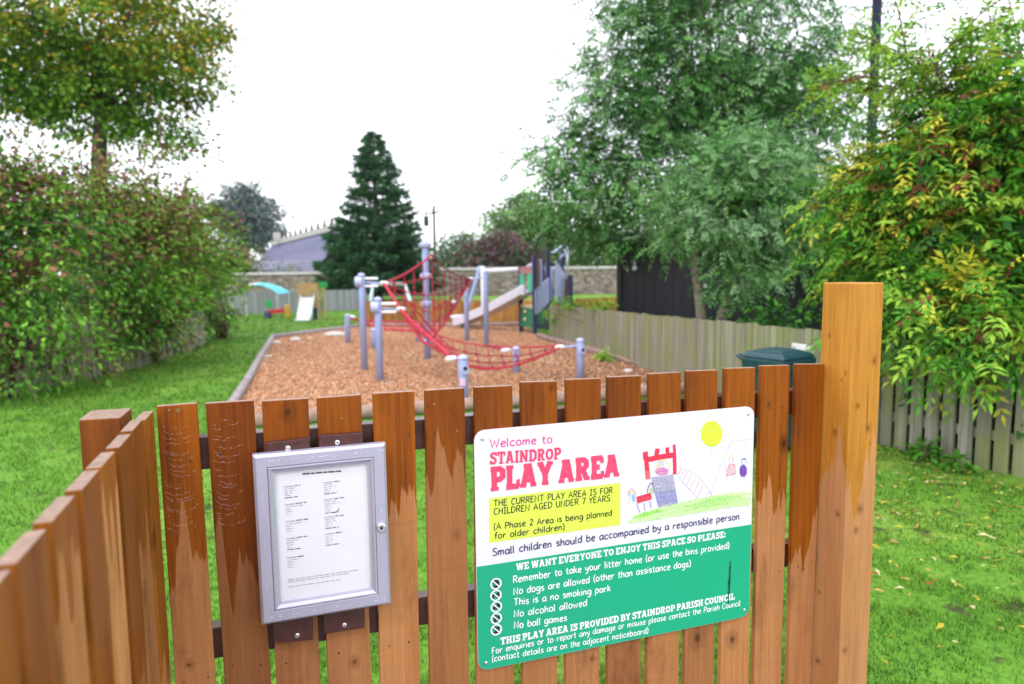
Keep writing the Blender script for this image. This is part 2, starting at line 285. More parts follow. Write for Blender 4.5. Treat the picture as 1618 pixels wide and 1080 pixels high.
# ------------------------------------------------------------------ mesh helpers
def tag(o, label=None, cat=None, group=None, kind=None):
    for k, v in (('label', label), ('category', cat), ('group', group), ('kind', kind)):
        if v: o[k] = v
    return o
def empty(name, loc, rz=0.0):
    o = bpy.data.objects.new(name, None); COL.objects.link(o); o.location = tuple(map(float, loc)); o.rotation_euler = (0, 0, rz)
    o.empty_display_size = 0.2; return o
def inv(parent):
    if parent is None: return Matrix.Identity(4)
    chain = []; p = parent
    while p is not None: chain.append(p); p = p.parent
    m = Matrix.Identity(4)
    for p in reversed(chain): m = m @ (Matrix.Translation(p.location) @ Matrix.Rotation(p.rotation_euler[2], 4, 'Z'))
    return m.inverted()
class MB:
    def __init__(s, frame='world'): s.v = []; s.f = []; s.m = []; s.frame = frame
    def add(s, verts, faces, mi=0):
        o = len(s.v); s.v += [tuple(map(float, q)) for q in verts]; s.f += [tuple(i+o for i in f) for f in faces]; s.m += [mi]*len(faces); return s
    def hexa(s, p, mi=0):     # 8 points: bottom ring 4 (ccw), top ring 4
        return s.add(p, [(3, 2, 1, 0), (4, 5, 6, 7), (0, 1, 5, 4), (1, 2, 6, 5), (2, 3, 7, 6), (3, 0, 4, 7)], mi)
    def box(s, c, h, ang=0.0, mi=0):
        ca, sa = math.cos(ang), math.sin(ang); P = []
        for z in (-1, 1):
            for x, y in ((-1, -1), (1, -1), (1, 1), (-1, 1)):
                X, Y = x*h[0], y*h[1]; P.append((c[0]+X*ca-Y*sa, c[1]+X*sa+Y*ca, c[2]+z*h[2]))
        return s.hexa(P, mi)
    def bar(s, a, b, wd, th, up=(0, 0, 1), mi=0):
        a = np.array(a, float); b = np.array(b, float); d = b-a; d /= np.linalg.norm(d); up = np.array(up, float)
        sd_ = np.cross(d, up); sd_ /= np.linalg.norm(sd_); n = np.cross(sd_, d)
        P = [q + sd_*wd/2*i + n*th/2*j for q in (a, b) for i, j in ((-1, -1), (1, -1), (1, 1), (-1, 1))]
        return s.hexa(P, mi)
    def tube(s, pts, rad, n=8, mi=0, cap=True):
        pts = [np.array(p, float) for p in pts]; k = len(pts)
        if not hasattr(rad, '__len__'): rad = [rad]*k
        rings = []; ref = None
        for i in range(k):
            d = pts[min(i+1, k-1)]-pts[max(i-1, 0)]; d = d/(np.linalg.norm(d)+1e-9)
            if ref is None or abs(ref@d) > .98: ref = np.array([0, 0, 1.0]) if abs(d[2]) < .9 else np.array([1.0, 0, 0])
            a = np.cross(d, ref); a /= np.linalg.norm(a); b_ = np.cross(d, a); ref = b_ if False else ref
            rings.append([pts[i] + rad[i]*(math.cos(t)*a + math.sin(t)*b_) for t in [2*math.pi*j/n for j in range(n)]])
        V = [q for r in rings for q in r]; F = []
        for i in range(k-1):
            for j in range(n): F.append((i*n+j, i*n+(j+1) % n, (i+1)*n+(j+1) % n, (i+1)*n+j))
        if cap: F.append(tuple(range(n-1, -1, -1))); F.append(tuple((k-1)*n+j for j in range(n)))
        return s.add(V, F, mi)
    def lathe(s, c, prof, n=20, mi=0):
        V = [(c[0]+r*math.cos(2*math.pi*j/n), c[1]+r*math.sin(2*math.pi*j/n), c[2]+z) for r, z in prof for j in range(n)]; F = []
        for i in range(len(prof)-1):
            for j in range(n): F.append((i*n+j, i*n+(j+1) % n, (i+1)*n+(j+1) % n, (i+1)*n+j))
        F.append(tuple(range(n-1, -1, -1))); F.append(tuple((len(prof)-1)*n+j for j in range(n)))
        return s.add(V, F, mi)
    def extr(s, poly, dvec, mi=0):   # polygon of 3-D points extruded by dvec
        k = len(poly); d = np.array(dvec, float); P = [np.array(q, float) for q in poly]; V = P + [q+d for q in P]
        return s.add(V, [tuple(range(k-1, -1, -1)), tuple(range(k, 2*k))] + [(i, (i+1) % k, k+(i+1) % k, k+i) for i in range(k)], mi)
    def ribbon(s, pts, hw, y, mi=0):  # flat stroke in the fence frame: pts (u,z), half width, offset y
        n = len(pts); V = []; F = []
        P = [np.array(p, float) for p in pts]
        for i in range(n):
            d0 = P[i]-P[max(i-1, 0)]; d1 = P[min(i+1, n-1)]-P[i]
            if np.linalg.norm(d0) < 1e-9: d0 = d1
            if np.linalg.norm(d1) < 1e-9: d1 = d0
            d0 = d0/(np.linalg.norm(d0)+1e-12); d1 = d1/(np.linalg.norm(d1)+1e-12)
            t = d0+d1
            if np.linalg.norm(t) < .3: t = d1
            t = t/np.linalg.norm(t); nn = np.array([-t[1], t[0]]); m_ = min(1.6, 1/max(.45, abs(nn@np.array([-d1[1], d1[0]]))))
            a = P[i]+nn*hw*m_; b_ = P[i]-nn*hw*m_
            V += [(a[0], y, a[1]), (b_[0], y, b_[1])]
        for i in range(n-1): F.append((2*i, 2*i+1, 2*i+3, 2*i+2))
        return s.add(V, F, mi)
    def poly(s, pts, y, mi=0): return s.add([(p[0], y, p[1]) for p in pts], [tuple(range(len(pts)))], mi)
    def build(s, name, mats, parent=None, smooth=False, bevel=0.0):
        me = bpy.data.meshes.new(name); mi_ = inv(parent)
        V = s.v
        if s.frame == 'fence': V = [fw(*q) for q in V]
        V = [mi_ @ Vector(q) for q in V]
        me.from_pydata(V, [], s.f)
        if not isinstance(mats, (list, tuple)): mats = [mats]
        for q in mats: me.materials.append(q)
        me.polygons.foreach_set('material_index', s.m)
        if smooth: me.polygons.foreach_set('use_smooth', [True]*len(s.f))
        me.update(); o = bpy.data.objects.new(name, me); COL.objects.link(o)
        if parent is not None: o.parent = parent
        if bevel:
            bv = o.modifiers.new('bevel', 'BEVEL'); bv.width = bevel; bv.segments = 2; bv.limit_method = 'ANGLE'; bv.angle_limit = math.radians(40)
        return o
def tri_mesh(name, V, T, mi, mats, parent=None):
    me = bpy.data.meshes.new(name); V = np.asarray(V, np.float32).reshape(-1, 3); T = np.asarray(T, np.int32).reshape(-1, 3)
    if parent is not None:
        m = np.array(inv(parent)); V = (V@m[:3, :3].T + m[:3, 3]).astype(np.float32)
    me.vertices.add(len(V)); me.vertices.foreach_set('co', V.ravel())
    me.loops.add(T.size); me.loops.foreach_set('vertex_index', T.ravel())
    me.polygons.add(len(T)); me.polygons.foreach_set('loop_start', np.arange(0, T.size, 3, dtype=np.int32))
    for q in mats: me.materials.append(q)
    me.polygons.foreach_set('material_index', np.asarray(mi, np.int32))
    me.update(calc_edges=True); me.validate()
    o = bpy.data.objects.new(name, me); COL.objects.link(o)
    if parent is not None: o.parent = parent
    return o
def unit(a): return a/(np.linalg.norm(a, axis=-1, keepdims=True)+1e-9)
def leaf_geo(B, D, N, Ln, Wd, fold=0.18):
    """leaves: base B, direction D, normal N -> verts (n,4,3), tris"""
    D = unit(D); S = unit(np.cross(D, N)); N2 = unit(np.cross(S, D)); Ln = np.asarray(Ln).reshape(-1, 1); Wd = np.asarray(Wd).reshape(-1, 1)
    tip = B + D*Ln - N2*Ln*0.18
    le = B + D*Ln*0.45 + S*Wd/2 + N2*Wd*fold; ri = B + D*Ln*0.45 - S*Wd/2 + N2*Wd*fold
    V = np.stack([B, le, tip, ri], 1); n = len(B); o = np.arange(n)[:, None]*4
    T = np.concatenate([o+np.array([[0, 2, 1]]), o+np.array([[0, 3, 2]])], 1).reshape(-1, 3)
    return V.reshape(-1, 3), T
def foliage(name, parent, blobs, nclump, per, ln, wd, mats, wts, seed, cr=0.35, pinnate=0, shell=0.5, droop=0.3, zones=None, stray=0.25, shoots=0, slen=.6, flat=.55):
    """leaf clumps through the crown's volume; returns clump centres"""
    R = np.random.RandomState(seed); wb = np.array([np.prod(b_[1])**(2/3) for b_ in blobs]); wb = wb/wb.sum()
    bi = R.choice(len(blobs), nclump, p=wb); d = unit(R.normal(size=(nclump, 3)))
    r = shell + (1-shell)*R.rand(nclump)**0.6; r *= 1+.5*stray*(R.rand(nclump)**4)
    ph_ = R.rand(4)*6.28; r *= .80+.34*(.5+.5*np.sin(5.1*d[:, 0]+ph_[0]+bi)*np.sin(4.3*d[:, 2]+ph_[1]+2*bi)+.25*np.sin(9*d[:, 0]+7*d[:, 2]+ph_[2]))
    C0 = np.array([b_[0] for b_ in blobs])[bi]; RR = np.array([b_[1] for b_ in blobs])[bi]
    C = C0 + d*r[:, None]*RR; out = unit(d/RR)
    per_i = np.maximum(2, (per*(0.5+R.rand(nclump))).astype(int)); idx = np.repeat(np.arange(nclump), per_i); n = len(idx)
    size = (0.45+1.15*R.rand(nclump))[idx]*cr
    off = np.clip(R.normal(size=(n, 3)), -1.7, 1.7)*size[:, None]*np.array([1, 1, flat])
    B = C[idx]+off
    D = unit(off*0.8/(size[:, None]+1e-6) + out[idx]*0.8 + R.normal(size=(n, 3))*0.6 + np.array([0, 0, -droop]))
    N = unit(np.array([0, 0, 1.0]) + out[idx]*0.5 + R.normal(size=(n, 3))*0.45)
    if shoots:
        si = R.choice(np.where(r > np.quantile(r, .55))[0], shoots); sdir = unit(out[si]+R.normal(size=(shoots, 3))*.35+np.array([0, 0, .45])); sl_ = slen*(.4+.9*R.rand(shoots)); k_ = 14
        t = np.tile(np.linspace(.05, 1, k_), shoots)[:, None]; q = np.repeat(C[si], k_, 0)+np.repeat(sdir*sl_[:, None], k_, 0)*t-np.array([0, 0, .25])*(t*t)*np.repeat(sl_, k_)[:, None]
        tb = MB(); qq = q.reshape(shoots, k_, 3)
        for i_ in range(shoots): tb.tube([C[si[i_]]]+[qq[i_, j_] for j_ in (0, 4, 8, 13)], [.012, .011, .009, .007, .004], 4, cap=False)
        tag(tb.build('twigs', M['twig'], parent), kind='stuff')
        B = np.concatenate([B, q+R.normal(size=q.shape)*.02]); D = np.concatenate([D, unit(np.repeat(sdir, k_, 0)*.5+R.normal(size=q.shape)*.7)]); N = np.concatenate([N, unit(np.array([0, 0, 1.])+R.normal(size=q.shape)*.5)])
        idx = np.concatenate([idx, np.repeat(si, k_)]); n = len(idx)
    wts = np.array(wts, float); wts /= wts.sum()
    cm = R.choice(len(mats), nclump, p=wts); lm = np.where(R.rand(n) < 0.75, cm[idx], R.choice(len(mats), n, p=wts))
    if zones is not None: lm = zones(B, lm, R)
    L_ = ln*(0.65+0.7*R.rand(n)); W_ = wd*(0.7+0.6*R.rand(n))
    if pinnate:
        D2 = D.copy(); S = unit(np.cross(D2, N)); Bs = []; Ds = []; Ns = []; Ls = []; Ws = []; ms = []
        for k in range(pinnate):
            f_ = (k+0.6)/pinnate
            for sg in (-1, 1):
                Bs.append(B + D2*(L_*f_)[:, None] - np.array([0, 0, 1.0])*(0.22*L_*f_*f_)[:, None]); Ds.append(unit(S*sg*0.9 + D2*0.65 - np.array([0, 0, .22])))
                Ns.append(N); Ls.append(L_*0.42*(1-0.35*abs(f_-.5))); Ws.append(W_*0.42); ms.append(lm)
        Bs.append(B+D2*L_[:, None] - np.array([0, 0, 1.0])*(0.22*L_)[:, None]); Ds.append(D2-np.array([0, 0, .3])); Ns.append(N); Ls.append(L_*.42); Ws.append(W_*.42); ms.append(lm)
        B, D, N, L_, W_, lm = (np.concatenate(q) for q in (Bs, Ds, Ns, Ls, Ws, ms))
    V, T = leaf_geo(B, D, N, L_, W_)
    tri_mesh(name, V, T, np.repeat(lm, 2), mats, parent)
    return C
def limbs(mb, root, C, n, r0, seed, r1=0.012, rootspread=0.0, mid=0.35, nseg=5):
    R = np.random.RandomState(seed)
    for i in R.choice(len(C), min(n, len(C)), replace=False):
        a = np.array(root, float) + R.normal(size=3)*rootspread; e = C[i]; m_ = a + (e-a)*0.5 + R.normal(size=3)*mid*np.array([1, 1, .5])*0.5 + np.array([0, 0, .12*np.linalg.norm(e-a)*R.rand()])
        pts = [(1-t)**2*a + 2*t*(1-t)*m_ + t*t*e for t in np.linspace(0, 1, nseg)]
        rr = r0*(0.35+0.65*R.rand()); mb.tube(pts, [rr*(1-t)+r1*t for t in np.linspace(0, 1, nseg)], 6)

# ------------------------------------------------------------------ the setting: lawn and bark pit
PIT = [(-3.02, 7.02), (-5.87, 16.92), (-4.45, 20.05), (0.45, 19.6), (0.62, 16.3), (2.74, 8.96)]
def in_pit(x, y, grow=0.0):
    c = np.mean(PIT, 0); P = [(c[0]+(p[0]-c[0])*(1+grow), c[1]+(p[1]-c[1])*(1+grow)) for p in PIT]
    ins = np.zeros(len(x), bool); j = len(P)-1
    for i in range(len(P)):
        xi, yi = P[i]; xj, yj = P[j]
        ins ^= ((yi > y) != (yj > y)) & (x < (xj-xi)*(y-yi)/(yj-yi+1e-12)+xi); j = i
    return ins
g = MB(); g.add([(-600, -60, 0), (600, -60, 0), (600, 900, 0), (-600, 900, 0)], [(0, 1, 2, 3)])
tag(g.build('lawn_ground', M['lawn']), 'bright green lawn running to the far walls', 'lawn', kind='structure')
g = MB(); g.add([(x, y, .012) for x, y in PIT], [tuple(range(len(PIT)))])
tag(g.build('bark_pit_ground', M['chipbed']), 'orange bark chip safety surface under the climbing net', 'bark surface', kind='structure')

n = 300000
ang = (NR.rand(n)*2-1)*0.72; dist = np.exp(NR.rand(n)*math.log(30/1.9)+math.log(1.9))
X = np.sin(ang)*dist; Y = np.cos(ang)*dist
# outside the pit, in front of the far fences
ok = ~in_pit(X, Y, .02) & (Y > 1.3) & ~((X > 3.35+(6-Y)*.26) & (Y < 16))
inside = ((X*FD[0]+(Y-FO[1])*FD[1]) < 1.05) & ((X*FB[0]+(Y-FO[1])*FB[1]) < 0.05)
ok &= ~inside
bare = np.sin(X*5.3+2*np.sin(Y*3.1+1))*np.sin(Y*4.7+2*np.sin(X*2.9))+.5*np.sin(X*13+Y*7)*np.sin(Y*11-X*5); ok &= (bare < .50) | (NR.rand(n) < .22)
X, Y, dist = X[ok], Y[ok], dist[ok]; n = len(X)
clump = np.sin(X*3.1+np.sin(Y*2.3)*2)*np.sin(Y*2.7+np.sin(X*1.9)*2)
hh = (.013+.020*NR.rand(n))*(1+.35*clump)*np.clip(dist/5, 1, 2.0); ww = .0032*np.clip(dist/3.4, 1, 6)*(.7+.6*NR.rand(n))
az = NR.rand(n)*6.283; lean = .2+.9*NR.rand(n); lz = NR.rand(n)*6.283
B = np.stack([X, Y, np.zeros(n)], 1); S = np.stack([np.cos(az), np.sin(az), np.zeros(n)], 1)
mid = B + np.stack([np.cos(lz)*lean*hh*.35, np.sin(lz)*lean*hh*.35, hh*.62], 1)
tip = B + np.stack([np.cos(lz)*lean*hh*1.25, np.sin(lz)*lean*hh*1.25, hh*(1-.28*lean)], 1)
V = np.stack([B-S*ww[:, None]/2, B+S*ww[:, None]/2, mid+S*ww[:, None]*.42, mid-S*ww[:, None]*.42, tip], 1).reshape(-1, 3)
o_ = np.arange(n)[:, None]*5
T = np.concatenate([o_+np.array([[0, 1, 2]]), o_+np.array([[0, 2, 3]]), o_+np.array([[3, 2, 4]])], 1).reshape(-1, 3)
pr_ = NR.rand(n)+.22*clump-.16*(X > 1.2)  # right side takes more dark blades, standing in for tree shade
mi = np.repeat(np.where(pr_ > .74, 1, np.where(pr_ < .17, 2, 0)), 3)
tag(tri_mesh('grass', V, T, mi, [M['blade1'], M['blade2'], M['blade3']]), 'short vivid green lawn grass blades', 'grass', kind='stuff')

n = 60000
X = -6+9*NR.rand(n); Y = 7+13.2*NR.rand(n)**1.35; ok = in_pit(X, Y, -.01); X, Y = X[ok], Y[ok]; n = len(X)
a = NR.rand(n)*6.283; ln_ = .008+.017*NR.rand(n); wd_ = .003+.007*NR.rand(n); tl = (NR.rand(n)-.5)*.9
D = np.stack([np.cos(a)*np.cos(tl), np.sin(a)*np.cos(tl), np.sin(tl)], 1)*ln_[:, None]; S = np.stack([-np.sin(a), np.cos(a), (NR.rand(n)-.5)*.8], 1)*wd_[:, None]
B = np.stack([X, Y, .022+.02*NR.rand(n)], 1); U_ = np.array([0, 0, .006])
V = np.stack([B-D-S, B+D-S, B+D+S, B-D+S, B-D*.9-S*.9-U_*3, B+D*.9-S*.9-U_*3, B+D*.9+S*.9-U_*3, B-D*.9+S*.9-U_*3], 1).reshape(-1, 3)
o_ = np.arange(n)[:, None]*8
T = np.concatenate([o_+np.array([t]) for t in ([0, 1, 2], [0, 2, 3], [0, 4, 5], [0, 5, 1], [1, 5, 6], [1, 6, 2], [2, 6, 7], [2, 7, 3], [3, 7, 4], [3, 4, 0])], 1).reshape(-1, 3)
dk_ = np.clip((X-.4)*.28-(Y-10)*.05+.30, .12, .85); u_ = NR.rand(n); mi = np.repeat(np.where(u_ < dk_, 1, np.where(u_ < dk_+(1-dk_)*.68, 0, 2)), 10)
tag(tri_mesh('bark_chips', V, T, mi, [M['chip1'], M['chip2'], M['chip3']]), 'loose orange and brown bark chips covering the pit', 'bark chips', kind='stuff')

# fallen leaves on the right lawn
n = 1300
Y = 2.5+NR.rand(n)**.62*4.3; X = 1.2+NR.rand(n)*3.0
ok = (X < 3.28+(6-Y)*.42) & (X > Y*.44); X, Y = X[ok], Y[ok]
X2 = -7+NR.rand(150)*3; Y2 = 6+NR.rand(150)*12
ok2 = ~in_pit(X2, Y2, .03); X = np.concatenate([X, X2[ok2]]); Y = np.concatenate([Y, Y2[ok2]]); n = len(X)
a = NR.rand(n)*6.283; D = np.stack([np.cos(a), np.sin(a), .25*(NR.rand(n)-.3)], 1); N = np.stack([NR.normal(size=n)*.3, NR.normal(size=n)*.3, np.ones(n)], 1)
V, T = leaf_geo(np.stack([X, Y, .026+.014*NR.rand(n)], 1), D, N, .025+.05*NR.rand(n)**2, .010+.014*NR.rand(n), .12)
tag(tri_mesh('fallen_leaves', V, T, np.repeat(NR.choice(4, n, p=[.32, .30, .16, .22]), 2), [L['fall1'], L['fall2'], L['fall3'], L['fall4']]), 'yellow and brown fallen leaves scattered on the lawn', 'fallen leaves', kind='stuff')

# ------------------------------------------------------------------ the near picket fence
FENCE_TOP = 1.3149
P_ = [((246.7, 641.7), (311.8, 636.7), 277.4, 341.8), ((324.5, 637.4), (401.2, 632.4), 355.2, 428.6), ((413.6, 633.4), (487, 629), 437, 506.4),
      ((499.7, 628.4), (570.5, 623.4), 518, 587), ((587.8, 621.7), (654.9, 617.7), 599.5, 664), ((669.3, 616.7), (734, 612.7), 677.3, 741.4),
      ((747, 611.8), (809.8, 609), 750, 812.6), ((820, 604), (881, 602), 822.8, 881), ((891.3, 600), (950, 597.5), 890, 947), ((956.6, 596), (1013.3, 593.5), 956, 1013),
      ((1021.5, 591), (1076.5, 587.7), 1017.4, 1072.5), ((1081, 586.5), (1134.9, 584.5), 1076.5, 1128.3), ((1140.6, 582.4), (1194, 580.4), 1132.8, 1183.8),
      ((1198, 578.4), (1249, 576.7), 1185.4, 1234.4), ((1252.3, 575.5), (1302, 574.7), 1238.5, 1281.0)]
WETL = [.98, .90, .86, .86, 1.06, 1.13, .98, .90, .95, .92, .96, .93, .92, .94, .76]
ff = empty('picket_fence', fw(.1, .02, 0), YAW)
tag(ff, 'front wet orange brown picket fence carrying the noticeboard and the welcome sign', 'picket fence', 'near wooden picket fences')
for i, (tl, tr, bl, br) in enumerate(P_):
    t = .018; fl_, fr_ = (0, -t) if i < 2 else (-t, 0)          # which edge shows the board's side
    (u0, z0), (u1, z1) = FP(*tl, fl_), FP(*tr, fr_); (b0, zb), (b1, _) = FP(bl, 1080, fl_), FP(br, 1080, fr_); z0 = FP(*tl)[1]; z1 = FP(*tr)[1]; zb = FP(bl, 1080)[1]
    k = (z0-.04)/(z0-zb); c0, c1 = u0+(b0-u0)*k, u1+(b1-u1)*k
    yo = rng.uniform(-.0012, .0012)
    m_ = MB('fence')
    m_.hexa([(c0, yo, .04), (c1, yo, .04), (c1, yo+t, .04), (c0, yo+t, .04), (u0, yo, z0), (u1, yo, z1), (u1, yo+t, z1), (u0, yo+t, z0)])
    m_.m[1] = 1
    o = m_.build('picket', [M['picket'], M['endgrain']], ff, bevel=.0018); o['wet_line'] = WETL[i]
    for zn in (z0-.115, z0-.62):
        for fr in (.22, .78):
            kk = (z0-zn)/(z0-zb); un = (u0+(u1-u0)*fr)*(1-kk)+(b0+(b1-b0)*fr)*kk+rng.uniform(-.006, .006); zq = zn+rng.uniform(-.012, .012)
            nm_ = MB('fence'); nm_.tube([(un, yo+.002, zq), (un, yo-.0006, zq)], rng.uniform(.0018, .0028), 8); nm_.build('nail', M['black'] if rng.random() < .7 else M['rust'], o)
rl = {}
for nm, (pa, pb) in dict(up=((318, 690.5), (1252, 616)), lo=((347, 990.5), (1241, 859))).items():
    # near top edges of the rails, just behind the pickets
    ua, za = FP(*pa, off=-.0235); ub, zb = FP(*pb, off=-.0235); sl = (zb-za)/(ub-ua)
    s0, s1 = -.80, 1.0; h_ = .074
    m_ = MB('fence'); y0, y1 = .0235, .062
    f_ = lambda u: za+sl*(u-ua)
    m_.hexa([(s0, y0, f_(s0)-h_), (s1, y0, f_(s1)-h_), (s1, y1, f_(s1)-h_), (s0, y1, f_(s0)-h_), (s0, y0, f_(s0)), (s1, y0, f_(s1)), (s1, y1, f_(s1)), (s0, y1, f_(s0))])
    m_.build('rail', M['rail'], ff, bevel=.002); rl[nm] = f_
# nails and screw heads on pickets
for q in ((282, 648, .0055), (267.5, 647, .003), (686, 638, .003), (540, 660, .0025)):
    m_ = MB('fence'); u, z = FP(q[0], q[1]); m_.tube([(u, .001, z), (u, -.003, z)], q[2], 10)
    m_.build('screw', M['rust'], ff)

# left fence, at right angles, coming towards the camera
lf = empty('picket_fence', fw(-.83, -.5, 0), YAW)
tag(lf, 'side brown picket fence running from the corner post past the left frame edge', 'picket fence', 'near wooden picket fences')
top_in = [(-.7766, 1.4866), (-.737, 1.3672), (-.6908, 1.2428), (-.6508, 1.1233), (-.6112, 1.0039), (-.5741, .8840), (-.5347, .7649), (-.4993, .6722)]
def loc(x, y): q = np.array([x, y, 0])-FO; return float(q@FD), float(q@FB)
u_in = -.8155
step = .1232; w_ = .101
ystart = loc(*top_in[0])[1]
for i in range(10):
    ya = -.004 - i*step; yb = ya - w_ + rng.uniform(-.003, .003); dz = rng.uniform(-.003, .003); du = rng.uniform(-.003, .003)
    m_ = MB('fence'); t = .021; zt = FENCE_TOP+dz; tl_ = rng.uniform(-.004, .004)
    m_.hexa([(u_in-t+du, yb, .04), (u_in+du, yb, .04), (u_in+du, ya, .04), (u_in-t+du, ya, .04), (u_in-t+du, yb+tl_, zt), (u_in+du, yb+tl_, zt), (u_in+du, ya+tl_, zt+dz*.4), (u_in-t+du, ya+tl_, zt+dz*.4)])
    m_.m[1] = 1
    o = m_.build('picket', [M['picket_side'], M['endgrain']], lf, bevel=.0018); o['wet_line'] = (.78, 1.04, .9, 1.24, .82, 1.2, .95, 1.08, .7, .8)[i]
for z in (1.17, .62):
    m_ = MB('fence'); m_.box((u_in-.045, -.62, z), (.0185, .62, .036)); m_.build('rail', M['rail'], lf, bevel=.002)
m_ = MB()
zt = 1.315; pts = [(-.862, 1.354), (-.790, 1.374), (-.821, 1.472), (-.897, 1.452)]
m_.hexa([(x, y, -.05) for x, y in pts] + [(x, y, zt) for x, y in pts]); m_.m[1] = 1
fp = m_.build('fence_post', [M['post_dark'], M['endgrain']], None, bevel=.003); fp['wet_line'] = .3
tag(fp, 'short square brown fence post behind the side picket fence, left of its corner', 'fence post')

# tall post at the right end
m_ = MB('fence'); a = .986; s_ = .122
c = [fw(a, -.098, 0), fw(a+s_-.012, -.098, 0), fw(a+s_-.012, .02, 0), fw(a, .02, 0)]
tp = 1.553
m_ = MB(); m_.hexa([(q[0], q[1], -.05) for q in c] + [(q[0], q[1], tp) for q in c]); m_.m[1] = 0
tpo = m_.build('fence_post', M['post_pine'], None, bevel=.004); tpo['wet_line'] = 1.02
tag(tpo, 'tall thick pale pine post with knots at the right end of the front fence', 'fence post')

# spider webs on the two left pickets
def web(u0, u1, zt, zb, seed, rows=20):
    R = random.Random(seed); m_ = MB('fence'); y = -.004; wd = u1-u0; H_ = zt-zb
    for r_ in range(rows):
        f = (r_+R.uniform(0, .7))/rows; z = zt-H_*.9*f; a = u0+wd*R.uniform(0, .22)*(1-abs(f-.5)); b_ = u1-wd*R.uniform(0, .22)*(1-abs(f-.5)); sag = (b_-a)*R.uniform(.06, .16)*(1+f); t = 0; prev = None; on = True
        while t < 1:
            q = (a+(b_-a)*t, y, z-sag*4*t*(1-t)+.0012*math.sin(t*19+r_))
            if R.random() < .07: on = not on
            if on and prev is not None: m_.tube([prev, q], .00004, 3)
            if on and R.random() < .5: d_ = R.uniform(.0002, .0004); m_.box(q, (d_, d_, d_))
            prev = q if on else None; t += .028
    return m_
(ua, za), (ub, zb_) = FP(254, 672), FP(318, 848)
wb = web(ua, ub, za, zb_, 3).build('cobweb', M['web']); tag(wb, 'dewy spider web across the first front picket beside the fence corner', 'cobweb', 'dewy cobwebs on the pickets')
(ua, za), (ub, zb_) = FP(333, 655), FP(392, 846)
wb = web(ua, ub, za, zb_, 5).build('cobweb', M['web']); tag(wb, 'dewy spider web across the second front picket, left of the noticeboard', 'cobweb', 'dewy cobwebs on the pickets')

